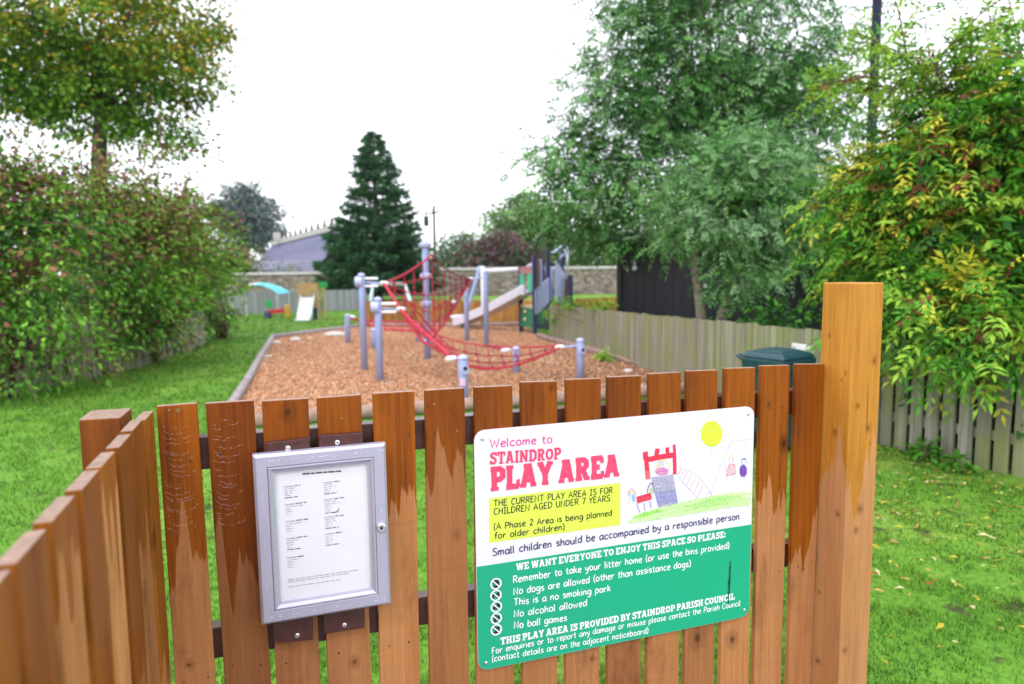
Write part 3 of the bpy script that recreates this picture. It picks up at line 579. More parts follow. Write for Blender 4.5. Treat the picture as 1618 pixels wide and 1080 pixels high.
# ------------------------------------------------------------------ lettering: a hand-drawn stroke alphabet and a slab alphabet
HAND = {  # '~' = smooth stroke; x-height 5, ascender 8
'a': (5, '~4.3,4.2 2.5,5 .7,3.6 .6,1.2 1.9,0 3.6,1 4.4,3.5|~4.5,4.9 4.3,1.3 5,0'), 'b': (4.8, '.6,8 .5,.2|~.6,3.2 2.2,4.9 4,4 4,1.2 2.2,0 .6,.8'),
'c': (4.5, '~4,4.1 2.6,5 .9,3.8 .7,1.3 2.2,0 4.1,.9'), 'd': (5, '~4.2,4.2 2.4,5 .7,3.5 .7,1.1 2,0 3.6,.9 4.3,3|4.4,8 4.3,1.3 4.8,0'),
'e': (4.6, '~.8,2.5 2.6,2.8 4,3.6 3.2,4.9 1.6,4.7 .6,2.6 1.2,.4 2.7,0 4.2,.9'), 'f': (3.6, '~3.6,7.4 2.6,8 1.7,6.8 1.6,0|.3,4.6 3.2,4.8'),
'g': (5, '~4.2,4.2 2.4,5 .7,3.6 .8,1.2 2.2,.3 3.8,1.4 4.3,4.2|~4.4,4.9 4.4,-.5 3.3,-2.8 1.6,-3 .6,-2.2'), 'h': (4.6, '.6,8 .5,0|~.6,2.8 2.2,4.8 3.6,4.4 3.9,0'),
'i': (1.6, '.6,4.8 .6,0|.55,6.4 .7,7.1'), 'j': (2.4, '~1.6,4.8 1.6,-1 .8,-2.8 -.4,-2.6|1.6,6.4 1.75,7.1'), 'k': (4.4, '.6,8 .5,0|3.6,4.9 .7,2.3|1.5,2.9 3.9,0'),
'l': (1.9, '~.6,8 .6,.9 1.3,0'), 'm': (6.6, '.5,4.9 .5,0|~.5,3 1.8,4.8 2.8,4.3 3,0|~3,3 4.3,4.8 5.4,4.3 5.7,0'), 'n': (4.6, '.5,4.9 .5,0|~.5,3 2,4.8 3.4,4.3 3.7,0'),
'o': (5, '~2.6,5 .9,4.2 .7,1.2 2.2,0 4,.9 4.3,3.4 2.6,5'), 'p': (4.8, '.6,4.9 .5,-3|~.6,3.6 2.3,5 4,3.8 3.8,1 2.2,0 .6,1'),
'q': (5, '~4.2,4.3 2.4,5 .7,3.6 .8,1.1 2.2,.2 3.8,1.4 4.2,3.6|4.4,4.9 4.3,-3'), 'r': (3.7, '.6,4.9 .6,0|~.6,2.8 1.8,4.6 3.3,4.7'),
's': (4.1, '~3.5,4.3 2.2,5 .8,4.1 1.4,2.9 3,2.2 3.5,1 2.3,0 .6,.6'), 't': (3.6, '~1.7,7.2 1.6,1 2.4,0 3.3,.4|.2,4.8 3.2,5'),
'u': (4.9, '~.6,4.9 .6,1.4 1.8,0 3.4,.9 3.9,3|4,4.9 4,1 4.6,0'), 'v': (4.2, '.3,4.9 1.9,0 3.7,4.9'), 'w': (5.8, '.3,4.9 1.5,.1 2.7,3.6 4,.1 5.2,4.9'),
'x': (4.2, '.4,4.9 3.7,0|3.7,4.9 .3,0'), 'y': (4.7, '~.5,4.9 .9,2.2 2.2,1.4 3.6,2.4|~4,4.9 3.6,0 2.2,-2.8 .6,-2.6'), 'z': (4, '.4,4.8 3.6,4.9 .4,0 3.8,.1'),
'A': (6, '.3,0 2.9,8 5.4,0|1.2,2.8 4.6,3'), 'B': (5, '.6,8 .6,0|~.6,7.9 3.6,7.4 3.8,5 .8,4.3|~.8,4.3 4.4,3.6 4.2,.7 .5,.1'), 'C': (5.4, '~5,6.8 3.3,8 1.2,6.4 .7,2.6 2.2,.2 5,1'),
'D': (5.8, '.7,8 .6,0|~.4,7.8 3.6,7.4 5.2,4.4 3.8,1 .4,.1'), 'E': (4.8, '4.2,7.8 .7,7.8 .6,.1 4.4,.2|.7,4.2 3.6,4.4'), 'F': (4.6, '4.3,7.9 .7,7.8 .6,0|.7,4.2 3.5,4.4'),
'G': (5.8, '~5,6.8 3.3,8 1.2,6.4 .7,2.6 2.2,.2 4.8,.8 5,3.4|3,3.4 5.4,3.5'), 'H': (5.6, '.7,8 .6,0|4.7,8 4.8,0|.7,4 4.7,4.2'), 'I': (3.4, '.3,7.8 3,7.9|1.6,7.8 1.6,.1|.2,.1 3,.2'),
'L': (4.6, '.7,8 .6,.1 4.3,.3'), 'M': (7, '.5,0 1,8 3.4,2.6 5.8,8 6.3,0'), 'N': (5.8, '.6,0 .6,8 4.8,0 4.9,8'), 'O': (6.2, '~3.2,8 1.1,6.6 .7,2.4 2.8,0 5.2,1.8 5.4,5.8 3.2,8'),
'P': (4.9, '.7,8 .6,0|~.4,7.7 3.6,7.8 4.4,5.6 3,3.8 .7,3.7'), 'R': (5.3, '.7,8 .6,0|~.4,7.7 3.6,7.8 4.4,5.8 3,4.1 .7,3.9|2.2,3.9 4.9,0'), 'S': (5, '~4.5,7 2.8,8 .9,6.5 1.6,4.6 3.8,3.6 4.2,1.3 2.4,0 .4,.8'),
'T': (5.4, '.2,7.8 5.1,7.9|2.7,7.8 2.6,0'), 'U': (5.6, '~.6,8 .6,2.2 2.6,0 4.6,1.8 4.9,8'), 'W': (8, '.3,8 2,0 3.9,6 5.8,0 7.6,8'), 'Y': (5.2, '.3,8 2.6,4.2 4.9,8|2.6,4.2 2.4,0'),
'2': (4.8, '~.7,6.4 2.4,8 4.1,6.4 3,3.6 .6,.2|.6,.2 4.4,.3'), '7': (4.6, '.5,7.9 4.3,7.9 1.6,0'), '.': (1.6, '.5,0 .9,.5'), '(': (2.6, '~2.2,8.6 .9,5.5 .9,1.6 2.1,-1.4'), ')': (2.6, '~.4,8.6 1.7,5.5 1.7,1.6 .5,-1.4'), ' ': (3.4, '')}
SLAB = {  # '*' = thinner slab serif
'A': (7.4, '1.3,0 3.5,8|5.9,0 3.9,8|1.9,2.5 5.4,2.5|*0,.55 2.7,.55|*4.6,.55 7.2,.55|*1.6,7.45 4.3,7.45'), 'B': (6.6, '1.7,0 1.7,8|0.2,7.3 3.9,7.3 5.2,6.6 5.2,5.2 4.1,4.3 1.7,4.3|3.9,4.2 5.7,3.3 5.7,1.6 4.4,.7 .2,.7'),
'C': (6.6, '5.7,6.0 4.6,7.2 2.7,7.2 1.3,5.6 1.3,2.4 2.7,.8 4.5,.8 6,2|*6,5.2 6,7.9'), 'D': (7, '1.7,0 1.7,8|.2,7.3 4.1,7.3 5.9,5.8 5.9,2.2 4.1,.7 .2,.7'), 'E': (6.2, '1.7,0 1.7,8|.2,7.3 5.6,7.3|.2,.7 5.8,.7|1.7,4.1 4.3,4.1|*5.4,5.4 5.4,7.6|*5.6,.4 5.6,2.6'),
'H': (7.6, '1.8,0 1.8,8|5.8,0 5.8,8|1.8,4 5.8,4|*.2,.55 3.4,.55|*4.2,.55 7.4,.55|*.2,7.45 3.4,7.45|*4.2,7.45 7.4,7.45'), 'I': (3.8, '1.9,0 1.9,8|*.2,.55 3.6,.55|*.2,7.45 3.6,7.45'),
'J': (5.4, '3.9,8 3.9,1.8 3,.8 1.6,.8 .8,1.6|*2.2,7.45 5.2,7.45|*.7,1.2 .7,3.4'), 'L': (6, '1.7,0 1.7,8|*.2,7.45 3.4,7.45|.2,.7 5.6,.7|*5.4,.4 5.4,3'), 'N': (7.8, '1.7,0 1.7,8|6,0 6,8|1.7,7.6 6,.4|*.2,.55 3.2,.55|*4.5,7.45 7.5,7.45|*.2,7.45 1.7,7.45'),
'O': (7, '3.5,7.2 1.9,6.5 1.2,5 1.2,3 1.9,1.5 3.5,.8 5.1,1.5 5.8,3 5.8,5 5.1,6.5 3.5,7.2'), 'P': (6.4, '1.7,0 1.7,8|.2,7.3 4.1,7.3 5.4,6.4 5.4,4.6 4.1,3.7 1.7,3.7|*.2,.55 3.6,.55'),
'R': (7, '1.7,0 1.7,8|.2,7.3 4.1,7.3 5.2,6.5 5.2,5 4.1,4.1 1.7,4.1|3.6,4 5.4,.2|*.2,.55 3.3,.55|*4.6,.55 6.9,.55'), 'S': (6, '4.9,6.4 3.6,7.3 2.2,7.2 1.2,6.3 1.4,5 3,4.3 4.6,3.4 4.9,1.9 3.9,.8 2.3,.7 1,1.7|*5.3,5.4 5.3,7.9|*.7,.1 .7,2.7'),
'T': (6.6, '3.3,0 3.3,8|.2,7.3 6.4,7.3|*1.6,.55 5,.55|*.65,5.2 .65,7.6|*5.95,5.2 5.95,7.6'), 'U': (7.2, '1.6,8 1.6,2.2 2.5,.9 4.7,.9 5.6,2.2 5.6,8|*.1,7.45 3.1,7.45|*4.1,7.45 7.1,7.45'), 'V': (7, '1.3,8 3.3,0|5.7,8 3.7,0|*.1,7.45 2.7,7.45|*4.4,7.45 7,7.45'),
'W': (9.6, '1.3,8 2.8,0|4.6,7 3,0|4.9,7 6.5,0|8.2,8 6.8,0|*.1,7.45 2.7,7.45|*6.9,7.45 9.5,7.45|*3.6,7.45 5.9,7.45'), 'Y': (7, '1.2,8 3.5,3.6|5.8,8 3.5,3.6|3.5,0 3.5,4|*.1,7.45 2.6,7.45|*4.4,7.45 7,7.45|*2,.55 5,.55'),
':': (2.6, '1.3,.6 1.3,2.2|1.3,4 1.3,5.6'), ' ': (2.0, '')}
def smooth(P):
    if len(P) < 3: return P
    out = []; closed = P[0] == P[-1]
    Q = ([P[-2]]+P+[P[1]]) if closed else ([P[0]]+P+[P[-1]])
    for i in range(1, len(Q)-2):
        p0, p1, p2, p3 = (np.array(q) for q in Q[i-1:i+3])
        for t in (0, .34, .67): out.append(tuple(.5*((2*p1)+(p2-p0)*t+(2*p0-5*p1+4*p2-p3)*t*t+(3*p1-p0-3*p2+p3)*t**3)))
    out.append(P[-1]); return out
def write(mb, text, a, b_, cap, font, wt, y, sl=0.0, jit=0.0, mi=0):
    """lettering between points a and b_ on the board (u,z); cap = capital height in metres, wt = stroke half width in font units"""
    a = np.array(a); b_ = np.array(b_); adv = sum(font[ch][0]+(.55 if font is HAND else .25) for ch in text); L_ = np.linalg.norm(b_-a)
    e = (b_-a)/L_; nrm = np.array([-e[1], e[0]]); sx, sz = L_/adv, cap/8; x = 0; R = random.Random(len(text)*7+3); k = 0
    for ch in text:
        wd, st = font[ch]; jy = R.uniform(-jit, jit)
        for s in filter(None, st.split('|')):
            thin = s[0] == '*'; sm = s[0] == '~'; s2 = s.lstrip('*~')
            P = [tuple(map(float, q.split(','))) for q in s2.split(' ')]
            if sm: P = smooth(P)
            Q = [a + e*((x+p[0]+sl*p[1])*sx) + nrm*((p[1]+jy)*sz) for p in P]
            mb.ribbon(Q, wt*(.66 if thin else 1)*sz, y-.00004*(k % 9), mi); k += 1
        x += wd + (.55 if font is HAND else .25)
    return mb

# ------------------------------------------------------------------ the welcome sign
SY = -.005                                   # front face of the sign
def S(px, py): return FP(px, py, -SY)
su0, su1, sv0, sv1 = -.1026, .7364, -.3969+EYE, -1.0307+EYE
k_ = (1.7297-.005)/1.7297
c0, c1 = S(749, 680.5), S(1184.3, 972.1); su0, sv0, su1, sv1 = S(749, 680.5)[0], (S(749, 680.5)[1]+S(1192, 641)[1])/2, S(1188, 800)[0], (S(756, 1061)[1]+S(1184.3, 972.1)[1])/2
sb = S(754, 894)[1]*.5 + S(1188.7, 829)[1]*.5   # white / green boundary
sg = empty('welcome_sign', fw((su0+su1)/2, SY, sv1), YAW)
tag(sg, 'white and green play area sign with red headline and child drawing', 'sign')
def rrect(u0, z0, u1, z1, r, which):
    P = []
    for cx, cz, a0, on in ((u0+r, z0-r, 90, 'tl'), (u0+r, z1+r, 180, 'bl'), (u1-r, z1+r, 270, 'br'), (u1-r, z0-r, 0, 'tr')):
        if on in which: P += [(cx+r*math.cos(math.radians(a0+90*t/8)), cz+r*math.sin(math.radians(a0+90*t/8))) for t in range(9)]
        else: P.append({'tl': (u0, z0), 'bl': (u0, z1), 'br': (u1, z1), 'tr': (u1, z0)}[on])
    return P
m_ = MB('fence'); m_.extr([(u, SY, z) for u, z in rrect(su0, sv0, su1, sv1, .028, 'tl bl br tr')], (0, 0, 0) if False else FB*0+np.array([0, .0036, 0]))
m_.build('panel', M['white'], sg)
m_ = MB('fence'); m_.poly(rrect(su0+.0006, sb, su1-.0006, sv1+.0006, .0275, 'bl br'), SY-.0004); m_.build('green_field', M['sgreen'], sg)
a, b_, c, d = S(772.7, 787), S(980.3, 762.3), S(980.3, 829), S(773.3, 857.5)
m_ = MB('fence'); m_.poly([a, d, c, b_], SY-.0004); m_.build('yellow_notice', M['yellow'], sg)
TX = [('lettering', 'Welcome to', (773.6, 706.8), (874, 698.6), .0215, HAND, .55, 'magenta'), ('headline', 'STAINDROP', (773.6, 733.8), (886.5, 725), .0315, SLAB, .78, 'pink'),
      ('headline', 'PLAY AREA', (774.7, 775.6), (979.5, 751.4), .0605, SLAB, .98, 'pink'),
      ('lettering', 'THE CURRENT PLAY AREA IS FOR', (779.8, 799.8), (968.5, 778.4), .0165, HAND, .60, 'ink'), ('lettering', 'CHILDREN AGED UNDER 7 YEARS.', (779.8, 812.9), (967, 790.7), .0165, HAND, .60, 'ink'),
      ('lettering', '(A Phase 2 Area is being planned', (779.8, 836.8), (967.5, 813.8), .0165, HAND, .60, 'ink'), ('lettering', 'for older children)', (781, 851), (893, 836.1), .0165, HAND, .60, 'ink'),
      ('lettering', 'Small children should be accompanied by a responsible person.', (777.8, 877.8), (1171.5, 819.0), .0195, HAND, .60, 'navy'),
      ('lettering', 'WE WANT EVERYONE TO ENJOY THIS SPACE SO PLEASE:', (815.3, 901), (1147, 848.4), .0190, SLAB, .86, 'wlet'),
      ('lettering', 'Remember to take your litter home (or use the bins provided)', (810.5, 920.4), (1153, 865.4), .0185, HAND, .60, 'wlet'),
      ('lettering', 'No dogs are allowed (other than assistance dogs)', (811, 939.5), (1092, 893.8), .0185, HAND, .60, 'wlet'),
      ('lettering', 'This is a no smoking park', (811.7, 956.5), (965.5, 932.9), .0185, HAND, .60, 'wlet'), ('lettering', 'No alcohol allowed', (811.7, 975), (928, 956.3), .0185, HAND, .60, 'wlet'),
      ('lettering', 'No ball games', (811.7, 992.6), (896.5, 979.6), .0185, HAND, .60, 'wlet'),
      ('lettering', 'THIS PLAY AREA IS PROVIDED BY STAINDROP PARISH COUNCIL', (790.6, 1018.5), (1161, 946.4), .0195, SLAB, .86, 'wlet'),
      ('lettering', 'For enquiries or to report any damage or misuse please contact the Parish Council', (777, 1032.5), (1170, 956.3), .0165, HAND, .58, 'wlet'),
      ('lettering', '(contact details are on the adjacent noticeboard)', (777, 1045.2), (1025, 999.5), .0165, HAND, .58, 'wlet')]
for nm, tx, pa, pb, cap, fo, wt, mt in TX:
    m_ = MB('fence'); write(m_, tx, S(*pa), S(*pb), cap, fo, wt, SY-.0008, jit=.25 if fo is HAND else 0); m_.build(nm, M[mt], sg)
# prohibition roundels
def ellipse(c, rx, rz, n=24, a0=0.0): return [(c[0]+rx*math.cos(a0+2*math.pi*k/n), c[1]+rz*math.sin(a0+2*math.pi*k/n)) for k in range(n+1)]
ICON = [[('e', -.2, .3, .16, .3), ('l', .2, .5, .25, -.4), ('l', -.35, -.4, .4, -.45)],                # litter
        [('l', -.45, .05, .3, .1), ('l', .3, .1, .45, .4), ('l', -.4, .05, -.45, -.45), ('l', .25, .05, .3, -.45), ('e', .42, .35, .14, .12)],   # dog
        [('l', -.5, -.15, .3, -.15), ('l', .38, -.1, .55, .35), ('l', .2, .1, .3, .5)],             # cigarette
        [('e', -.15, -.15, .17, .38), ('l', -.15, .2, -.15, .6), ('e', .3, .1, .17, .2), ('l', .3, 0, .3, -.5)],       # bottle and glass
        [('e', -.2, .3, .22, .22), ('l', .1, .2, .2, -.5), ('l', .1, .1, .5, .3), ('l', .15, -.1, -.3, -.5)]]              # ball player
for k, (px, py) in enumerate(((783.5, 921.6), (783.5, 940), (784, 958), (784, 976.4), (784, 994.3))):
    c = S(px, py); r = .0150; m_ = MB('fence')
    m_.poly(ellipse(c, r*.93, r*.93)[:-1], SY-.0008, 1 if k < 4 else 1)
    for q in ICON[k]:
        q = (q[0],)+tuple(v_*1.22 for v_ in q[1:])
        if q[0] == 'e': m_.poly(ellipse((c[0]+q[1]*r, c[1]+q[2]*r), q[3]*r*1.35, q[4]*r*1.3, 12)[:-1], SY-.00105, 2 if k < 4 else 2)
        else: m_.ribbon([(c[0]+q[1]*r, c[1]+q[2]*r), (c[0]+q[3]*r, c[1]+q[4]*r)], r*.24, SY-.0011-.00003*len(m_.f) % .0001, 2)
    m_.ribbon(ellipse(c, r*.90, r*.90), r*.13, SY-.0014, 0)
    m_.ribbon([(c[0]-r*.66, c[1]+r*.66), (c[0]+r*.66, c[1]-r*.66)], r*.10, SY-.0015, 0)
    m_.build('prohibition_symbol', [M['wlet'], M['sgreen'] if k < 4 else M['sgreen'], M['ink']], sg)
# the child's drawing, crayon stroke by stroke
def Z(x, y): return S(960+x/5.4, 640+y/5.4)
R = random.Random(4)
class Draw:
    def __init__(s): s.b = MB('fence'); s.mats = []; s.k = 0
    def mi(s, m): 
        if M[m] not in s.mats: s.mats.append(M[m])
        return s.mats.index(M[m])
    def y(s): s.k += 1; return SY-.0006-.000008*(s.k % 120)
    def line(s, pts, w_, m, sm=True):
        P = [Z(*p) for p in (smooth(pts) if sm and len(pts) > 2 else pts)]; s.b.ribbon(P, w_*.00018, s.y(), s.mi(m))
    def scrib(s, poly, m, n, w_, ang=0.0, gap=.12):
        """crayon hatching clipped to a polygon"""
        ca, sa = math.cos(ang), math.sin(ang); P = [(x*ca+y*sa, -x*sa+y*ca) for x, y in poly]; y0, y1 = min(p[1] for p in P), max(p[1] for p in P)
        for i in range(n):
            yy = y0+(y1-y0)*(i+.5+R.uniform(-.25, .25))/n; xs = []
            for j in range(len(P)):
                (xa, ya), (xb, yb) = P[j], P[(j+1) % len(P)]
                if (ya > yy) != (yb > yy): xs.append(xa+(yy-ya)*(xb-xa)/(yb-ya))
            xs.sort()
            for a, b_ in zip(xs[::2], xs[1::2]):
                a += (b_-a)*R.uniform(-.02, gap*.4); b_ -= (b_-a)*R.uniform(-.02, gap*.4); pts = []
                for t in (0, .33, .67, 1):
                    X_ = a+(b_-a)*t; Y_ = yy+R.uniform(-2, 2); pts.append((X_*ca-Y_*sa, X_*sa+Y_*ca))
                s.line(pts, w_, m)
dr = Draw()
el = lambda cx, cy, rx, ry, n=20: [(cx+rx*math.cos(6.2832*k/n), cy+ry*math.sin(6.2832*k/n)) for k in range(n)]
dr.scrib(el(887, 243, 90, 110), 'c_yel', 30, 9, .5, .0)
for k in range(17):
    a = 6.2832*k/17+.1; r0, r1 = 1.12, 1.12+R.uniform(.25, .55); dr.line([(887+88*r0*math.cos(a), 243+108*r0*math.sin(a)), (887+95*r1*math.cos(a), 243+108*r1*math.sin(a))], 3.2, 'c_yel')
grass = [(170, 1000), (235, 940), (330, 905), (450, 872), (620, 828), (780, 795), (900, 770), (1050, 742), (1212, 738), (1212, 850), (1050, 868), (820, 905), (600, 942), (400, 975), (172, 1008)]
dr.scrib(grass, 'c_palegrn', 26, 6.5, -.17, .02); dr.scrib(grass, 'c_grn2', 16, 6, -.24, .2); dr.scrib([(200, 970), (300, 915), (450, 880), (470, 900), (300, 955)], 'c_grn', 9, 5, -.3); dr.scrib([(640, 860), (900, 790), (1100, 760), (1180, 790), (900, 860), (650, 900)], 'c_grn', 8, 3.5, -.2, .5)
tower = [(375, 618), (555, 592), (597, 835), (432, 868)]
dr.scrib(tower, 'c_gry', 26, 9, -.12, .02); dr.scrib(tower, 'c_lav', 22, 5, 1.35, .25); dr.scrib(tower, 'c_lav', 16, 4, -.12, .5); dr.line(tower+[tower[0]], 3, 'c_lav', False)
for q, w_ in (([(322, 395), (332, 500), (345, 630)], 38), ([(318, 468), (450, 440), (583, 420)], 41), ([(318, 398), (322, 460)], 38), ([(425, 368), (414, 440)], 38), ([(507, 358), (512, 425)], 32), ([(566, 334), (572, 420)], 24), ([(568, 420), (572, 510), (572, 588)], 32)): dr.line(q, w_, 'c_red', False)
dr.scrib([(325, 560), (365, 555), (368, 625), (330, 632)], 'c_rose', 8, 3, .3)
dr.line([(405, 560), (425, 490), (462, 466), (510, 485), (530, 550)], 8, 'c_hair'); dr.line([(420, 545), (438, 500)], 6, 'c_hair')
dr.scrib(el(462, 562, 55, 32), 'c_pnk', 11, 4, -.15); dr.line(el(462, 562, 55, 32)+[el(462, 562, 55, 32)[0]], 3.5, 'c_pnk'); dr.line([(415, 575), (510, 550)], 3, 'c_pur')
dr.line([(446, 490), (446, 515)], 4, 'c_lav'); dr.line([(464, 488), (465, 512)], 4, 'c_lav'); dr.line(el(456, 505, 22, 28)+[(478, 505)], 1.8, 'c_blu')
dr.scrib([(245, 782), (362, 745), (378, 800), (253, 836)], 'c_red', 10, 5.5, -.28, .02)
for q in ([(250, 838), (262, 885), (275, 912)], [(310, 835), (312, 870), (320, 900)], [(360, 815), (364, 850), (372, 876)]): dr.line(q, 4.5, 'c_pur')
dr.line([(178, 770), (180, 730), (205, 712), (230, 735), (242, 760)], 5, 'c_pnk'); dr.line([(185, 760), (200, 728), (222, 742)], 6, 'c_yel'); dr.scrib([(203, 755), (238, 765), (234, 822), (206, 815)], 'c_blu', 7, 4, .2)
dr.line([(178, 835), (184, 780), (190, 740)], 3, 'c_rose'); dr.line([(340, 745), (345, 700), (375, 660), (400, 740)], 6, 'c_pur'); dr.scrib([(352, 710), (375, 690), (398, 745), (370, 765)], 'c_grn', 6, 4.5, .4)
dr.line([(592, 522), (740, 582), (820, 660), (890, 770)], 2.6, 'c_gry'); dr.line([(592, 590), (690, 712), (772, 800)], 2.6, 'c_gry')
for k, (a, b_) in enumerate((((625, 538), (604, 582)), ((655, 552), (624, 612)), ((680, 566), (645, 632)), ((720, 592), (668, 690)), ((752, 615), (700, 720)), ((782, 642), (735, 758)), ((815, 682), (764, 780)), ((862, 735), (834, 776)))): dr.line([a, b_], 3.6 if k % 3 else 2.6, ('c_red', 'c_rose', 'c_pnk')[k % 3])
dr.line([(880, 745), (950, 560), (1040, 335), (1120, 302), (1235, 284)], 2.6, 'c_gry'); dr.line([(870, 740), (895, 775)], 5, 'c_blu')
for q in ([(1072, 345), (1084, 440)], [(1112, 318), (1112, 450)], [(1172, 308), (1186, 460)], [(1040, 345), (1006, 500)]): dr.line(q, 1.6, 'c_gry')
dr.scrib([(1032, 508), (1084, 500), (1092, 585), (1012, 602)], 'c_rose', 12, 4, .8); dr.line([(1032, 508), (1084, 500), (1092, 585), (1012, 602), (1032, 508)], 3, 'c_red', False)
dr.line([(1030, 470), (1042, 425), (1066, 430), (1078, 475)], 7, 'c_hair'); dr.line(el(1053, 468, 17, 24)+[(1070, 468)], 2.4, 'c_pnk'); dr.line([(1018, 602), (1018, 645)], 2.6, 'c_rose'); dr.line([(1072, 596), (1076, 640)], 2.6, 'c_rose'); dr.line([(1004, 520), (1008, 570)], 3, 'c_pnk')
dr.scrib(el(1156, 558, 32, 52), 'c_pur', 16, 5.5, .9, .02); dr.line(el(1160, 482, 20, 22)+[(1180, 482)], 4, 'c_blu'); dr.line([(1140, 470), (1160, 452), (1180, 462)], 6, 'c_pur'); dr.line([(1140, 610), (1138, 640)], 2.4, 'c_rose'); dr.line([(1164, 610), (1166, 645)], 2.4, 'c_rose')
dr.b.build('crayon_drawing', dr.mats, sg)
# black scrawl and corner screws
m_ = MB('fence'); R = random.Random(9)
p0, p1, p2 = S(1153.7, 886), S(1152, 925), S(1150, 954)
for k in range(16):
    t = R.uniform(0, .7); x = p0[0]+(p2[0]-p0[0])*t+R.uniform(-.0035, .0035); z = p0[1]+(p2[1]-p0[1])*t
    m_.ribbon([(x, z), (x+R.uniform(-.001, .001), z-R.uniform(.012, .03))], R.uniform(.0004, .0011), SY-.0016-.00003*k)
m_.ribbon([p0, p1, p2], .0009, SY-.0022); m_.build('scrawl_mark', M['ink'], sg)
m_ = None
for px, py in ((762, 693), (1182, 653.4), (767.6, 1046.7), (1175.9, 963)):
    u, z = S(px, py); m_ = MB('fence'); m_.tube([(u, SY+.001, z), (u, SY-.0022, z), (u, SY-.0034, z)], [.0048, .0046, .0028], 12); m_.build('screw', M['steel'], sg, smooth=False)

# ------------------------------------------------------------------ the noticeboard on its two battens
BY = -.020
nb = empty('noticeboard', fw(-.47, BY, .75), YAW)
tag(nb, 'silver aluminium framed lockable noticeboard holding one printed sheet', 'noticeboard')
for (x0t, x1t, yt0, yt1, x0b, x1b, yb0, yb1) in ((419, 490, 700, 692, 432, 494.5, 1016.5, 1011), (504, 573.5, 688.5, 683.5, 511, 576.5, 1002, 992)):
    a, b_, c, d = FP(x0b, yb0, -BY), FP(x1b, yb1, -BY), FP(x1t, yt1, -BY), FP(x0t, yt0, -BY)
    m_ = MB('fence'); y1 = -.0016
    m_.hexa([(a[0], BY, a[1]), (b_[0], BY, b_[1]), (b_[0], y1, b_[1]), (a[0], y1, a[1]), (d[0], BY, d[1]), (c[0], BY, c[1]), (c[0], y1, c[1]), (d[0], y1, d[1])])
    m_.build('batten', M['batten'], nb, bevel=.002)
FY = -.046
CN = [np.array(FP(*q, -FY)) for q in ((414.6, 989.3), (618.9, 954.2), (608.9, 700.8), (397, 720))]   # BL BR TR TL
e1 = (CN[1]-CN[0]+CN[2]-CN[3])/2; e2 = (CN[3]-CN[0]+CN[2]-CN[1])/2; NW, NH = np.linalg.norm(e1), np.linalg.norm(e2); e1 /= NW; e2 = np.array([-e1[1], e1[0]]); NC = sum(CN)/4
def ring(ins, y): return [(*(NC + e1*sx*(NW/2-ins) + e2*sz*(NH/2-ins)),) for sx, sz in ((-1, -1), (1, -1), (1, 1), (-1, 1))], y
def frame(prof, name, mat):
    m_ = MB('fence'); V = []
    for ins, y in prof:
        P, y = ring(ins, y); V += [(p[0], y, p[1]) for p in P]
    F = []
    for i in range(len(prof)-1):
        for j in range(4): F.append((i*4+j, i*4+(j+1) % 4, (i+1)*4+(j+1) % 4, (i+1)*4+j))
    m_.add(V, F); return m_.build(name, mat, nb)
frame([(.002, BY-.0005), (0, BY-.002), (0, FY+.006), (.006, FY), (.0285, FY), (.0295, FY+.002)], 'outer_frame', M['alu'])
frame([(.0298, FY+.006), (.0305, FY+.0015), (.034, FY+.001), (.0405, FY+.006), (.0435, FY+.0065), (.044, FY+.016)], 'door_frame', M['alu'])
P, _ = ring(.0437, 0)
pg = MB('fence'); yp = FY+.013
pg.poly([P[0], P[1], P[2], P[3]], yp); pg.build('notice_sheet', M['paper'], nb)
# print on the sheet: heading hidden by the frame lip, two columns of short blurred lines, footer
def PG(px, py): return FP(px, py, -yp)
def Q(x, y): return PG(430+x/4.694, 730+y/4.694)
tx = MB('fence'); R = random.Random(21)
def words(a, b_, h, dens=1.0, mi=0):
    a = np.array(a); b_ = np.array(b_); L_ = np.linalg.norm(b_-a); e = (b_-a)/L_; nn = np.array([-e[1], e[0]]); x = 0
    while x < L_:
        wl = R.uniform(.006, .016); wl = min(wl, L_-x); pts = []; k = max(3, int(wl/.0011))
        for i in range(k+1): pts.append(a+e*(x+wl*i/k)+nn*(h*.5+(h*.42 if i % 2 else -h*.42)*R.uniform(.5, 1)))
        tx.ribbon(pts, h*.17*dens, yp-.0006, mi); x += wl+.0025
for x0, y0, lines, x1s in ((88, 186, 6, (212, 175, 170, 150, 140, 195)), (94, 318, 5, (255, 228, 150, 155, 140)), (98, 444, 5, (268, 230, 150, 160, 145)), (104, 570, 6, (268, 190, 160, 160, 150, 212)), (108, 712, 5, (242, 200, 165, 165, 158)),
                           (378, 156, 6, (505, 445, 470, 435, 440, 485)), (384, 282, 7, (535, 475, 510, 440, 440, 430, 490)), (388, 412, 6, (530, 470, 475, 450, 440, 495)), (392, 536, 6, (520, 440, 445, 450, 440, 495))):
    for i in range(lines):
        yy = y0+i*(16.5 if lines > 5 else 18); bold = i == 0 or (i == lines-1 and lines > 5); dx = x1s[i]-x0
        if i == 0 :
            a, b_ = Q(x0+i*1.2, yy), Q(x0+72, yy-72*.12); write(tx, 'Councillor', a, b_, .0026, HAND, .75, yp-.0007, mi=0); words(Q(x0+78, yy-78*.12), Q(x1s[i], yy-dx*.12), .0022, 1.5)
        else: words(Q(x0+i*1.6, yy), Q(x1s[i], yy-dx*.12), .0019, 1.7 if bold else 1.0, 0 if bold else 1)
for x0, y0, x1, y1 in ((116, 876, 640, 800), (118, 892, 570, 826), (120, 928, 508, 872)): words(Q(x0, y0), Q(x1, y1), .0019, 1.2, 1)
words(Q(225, 92), Q(510, 70), .0034, 1.8)
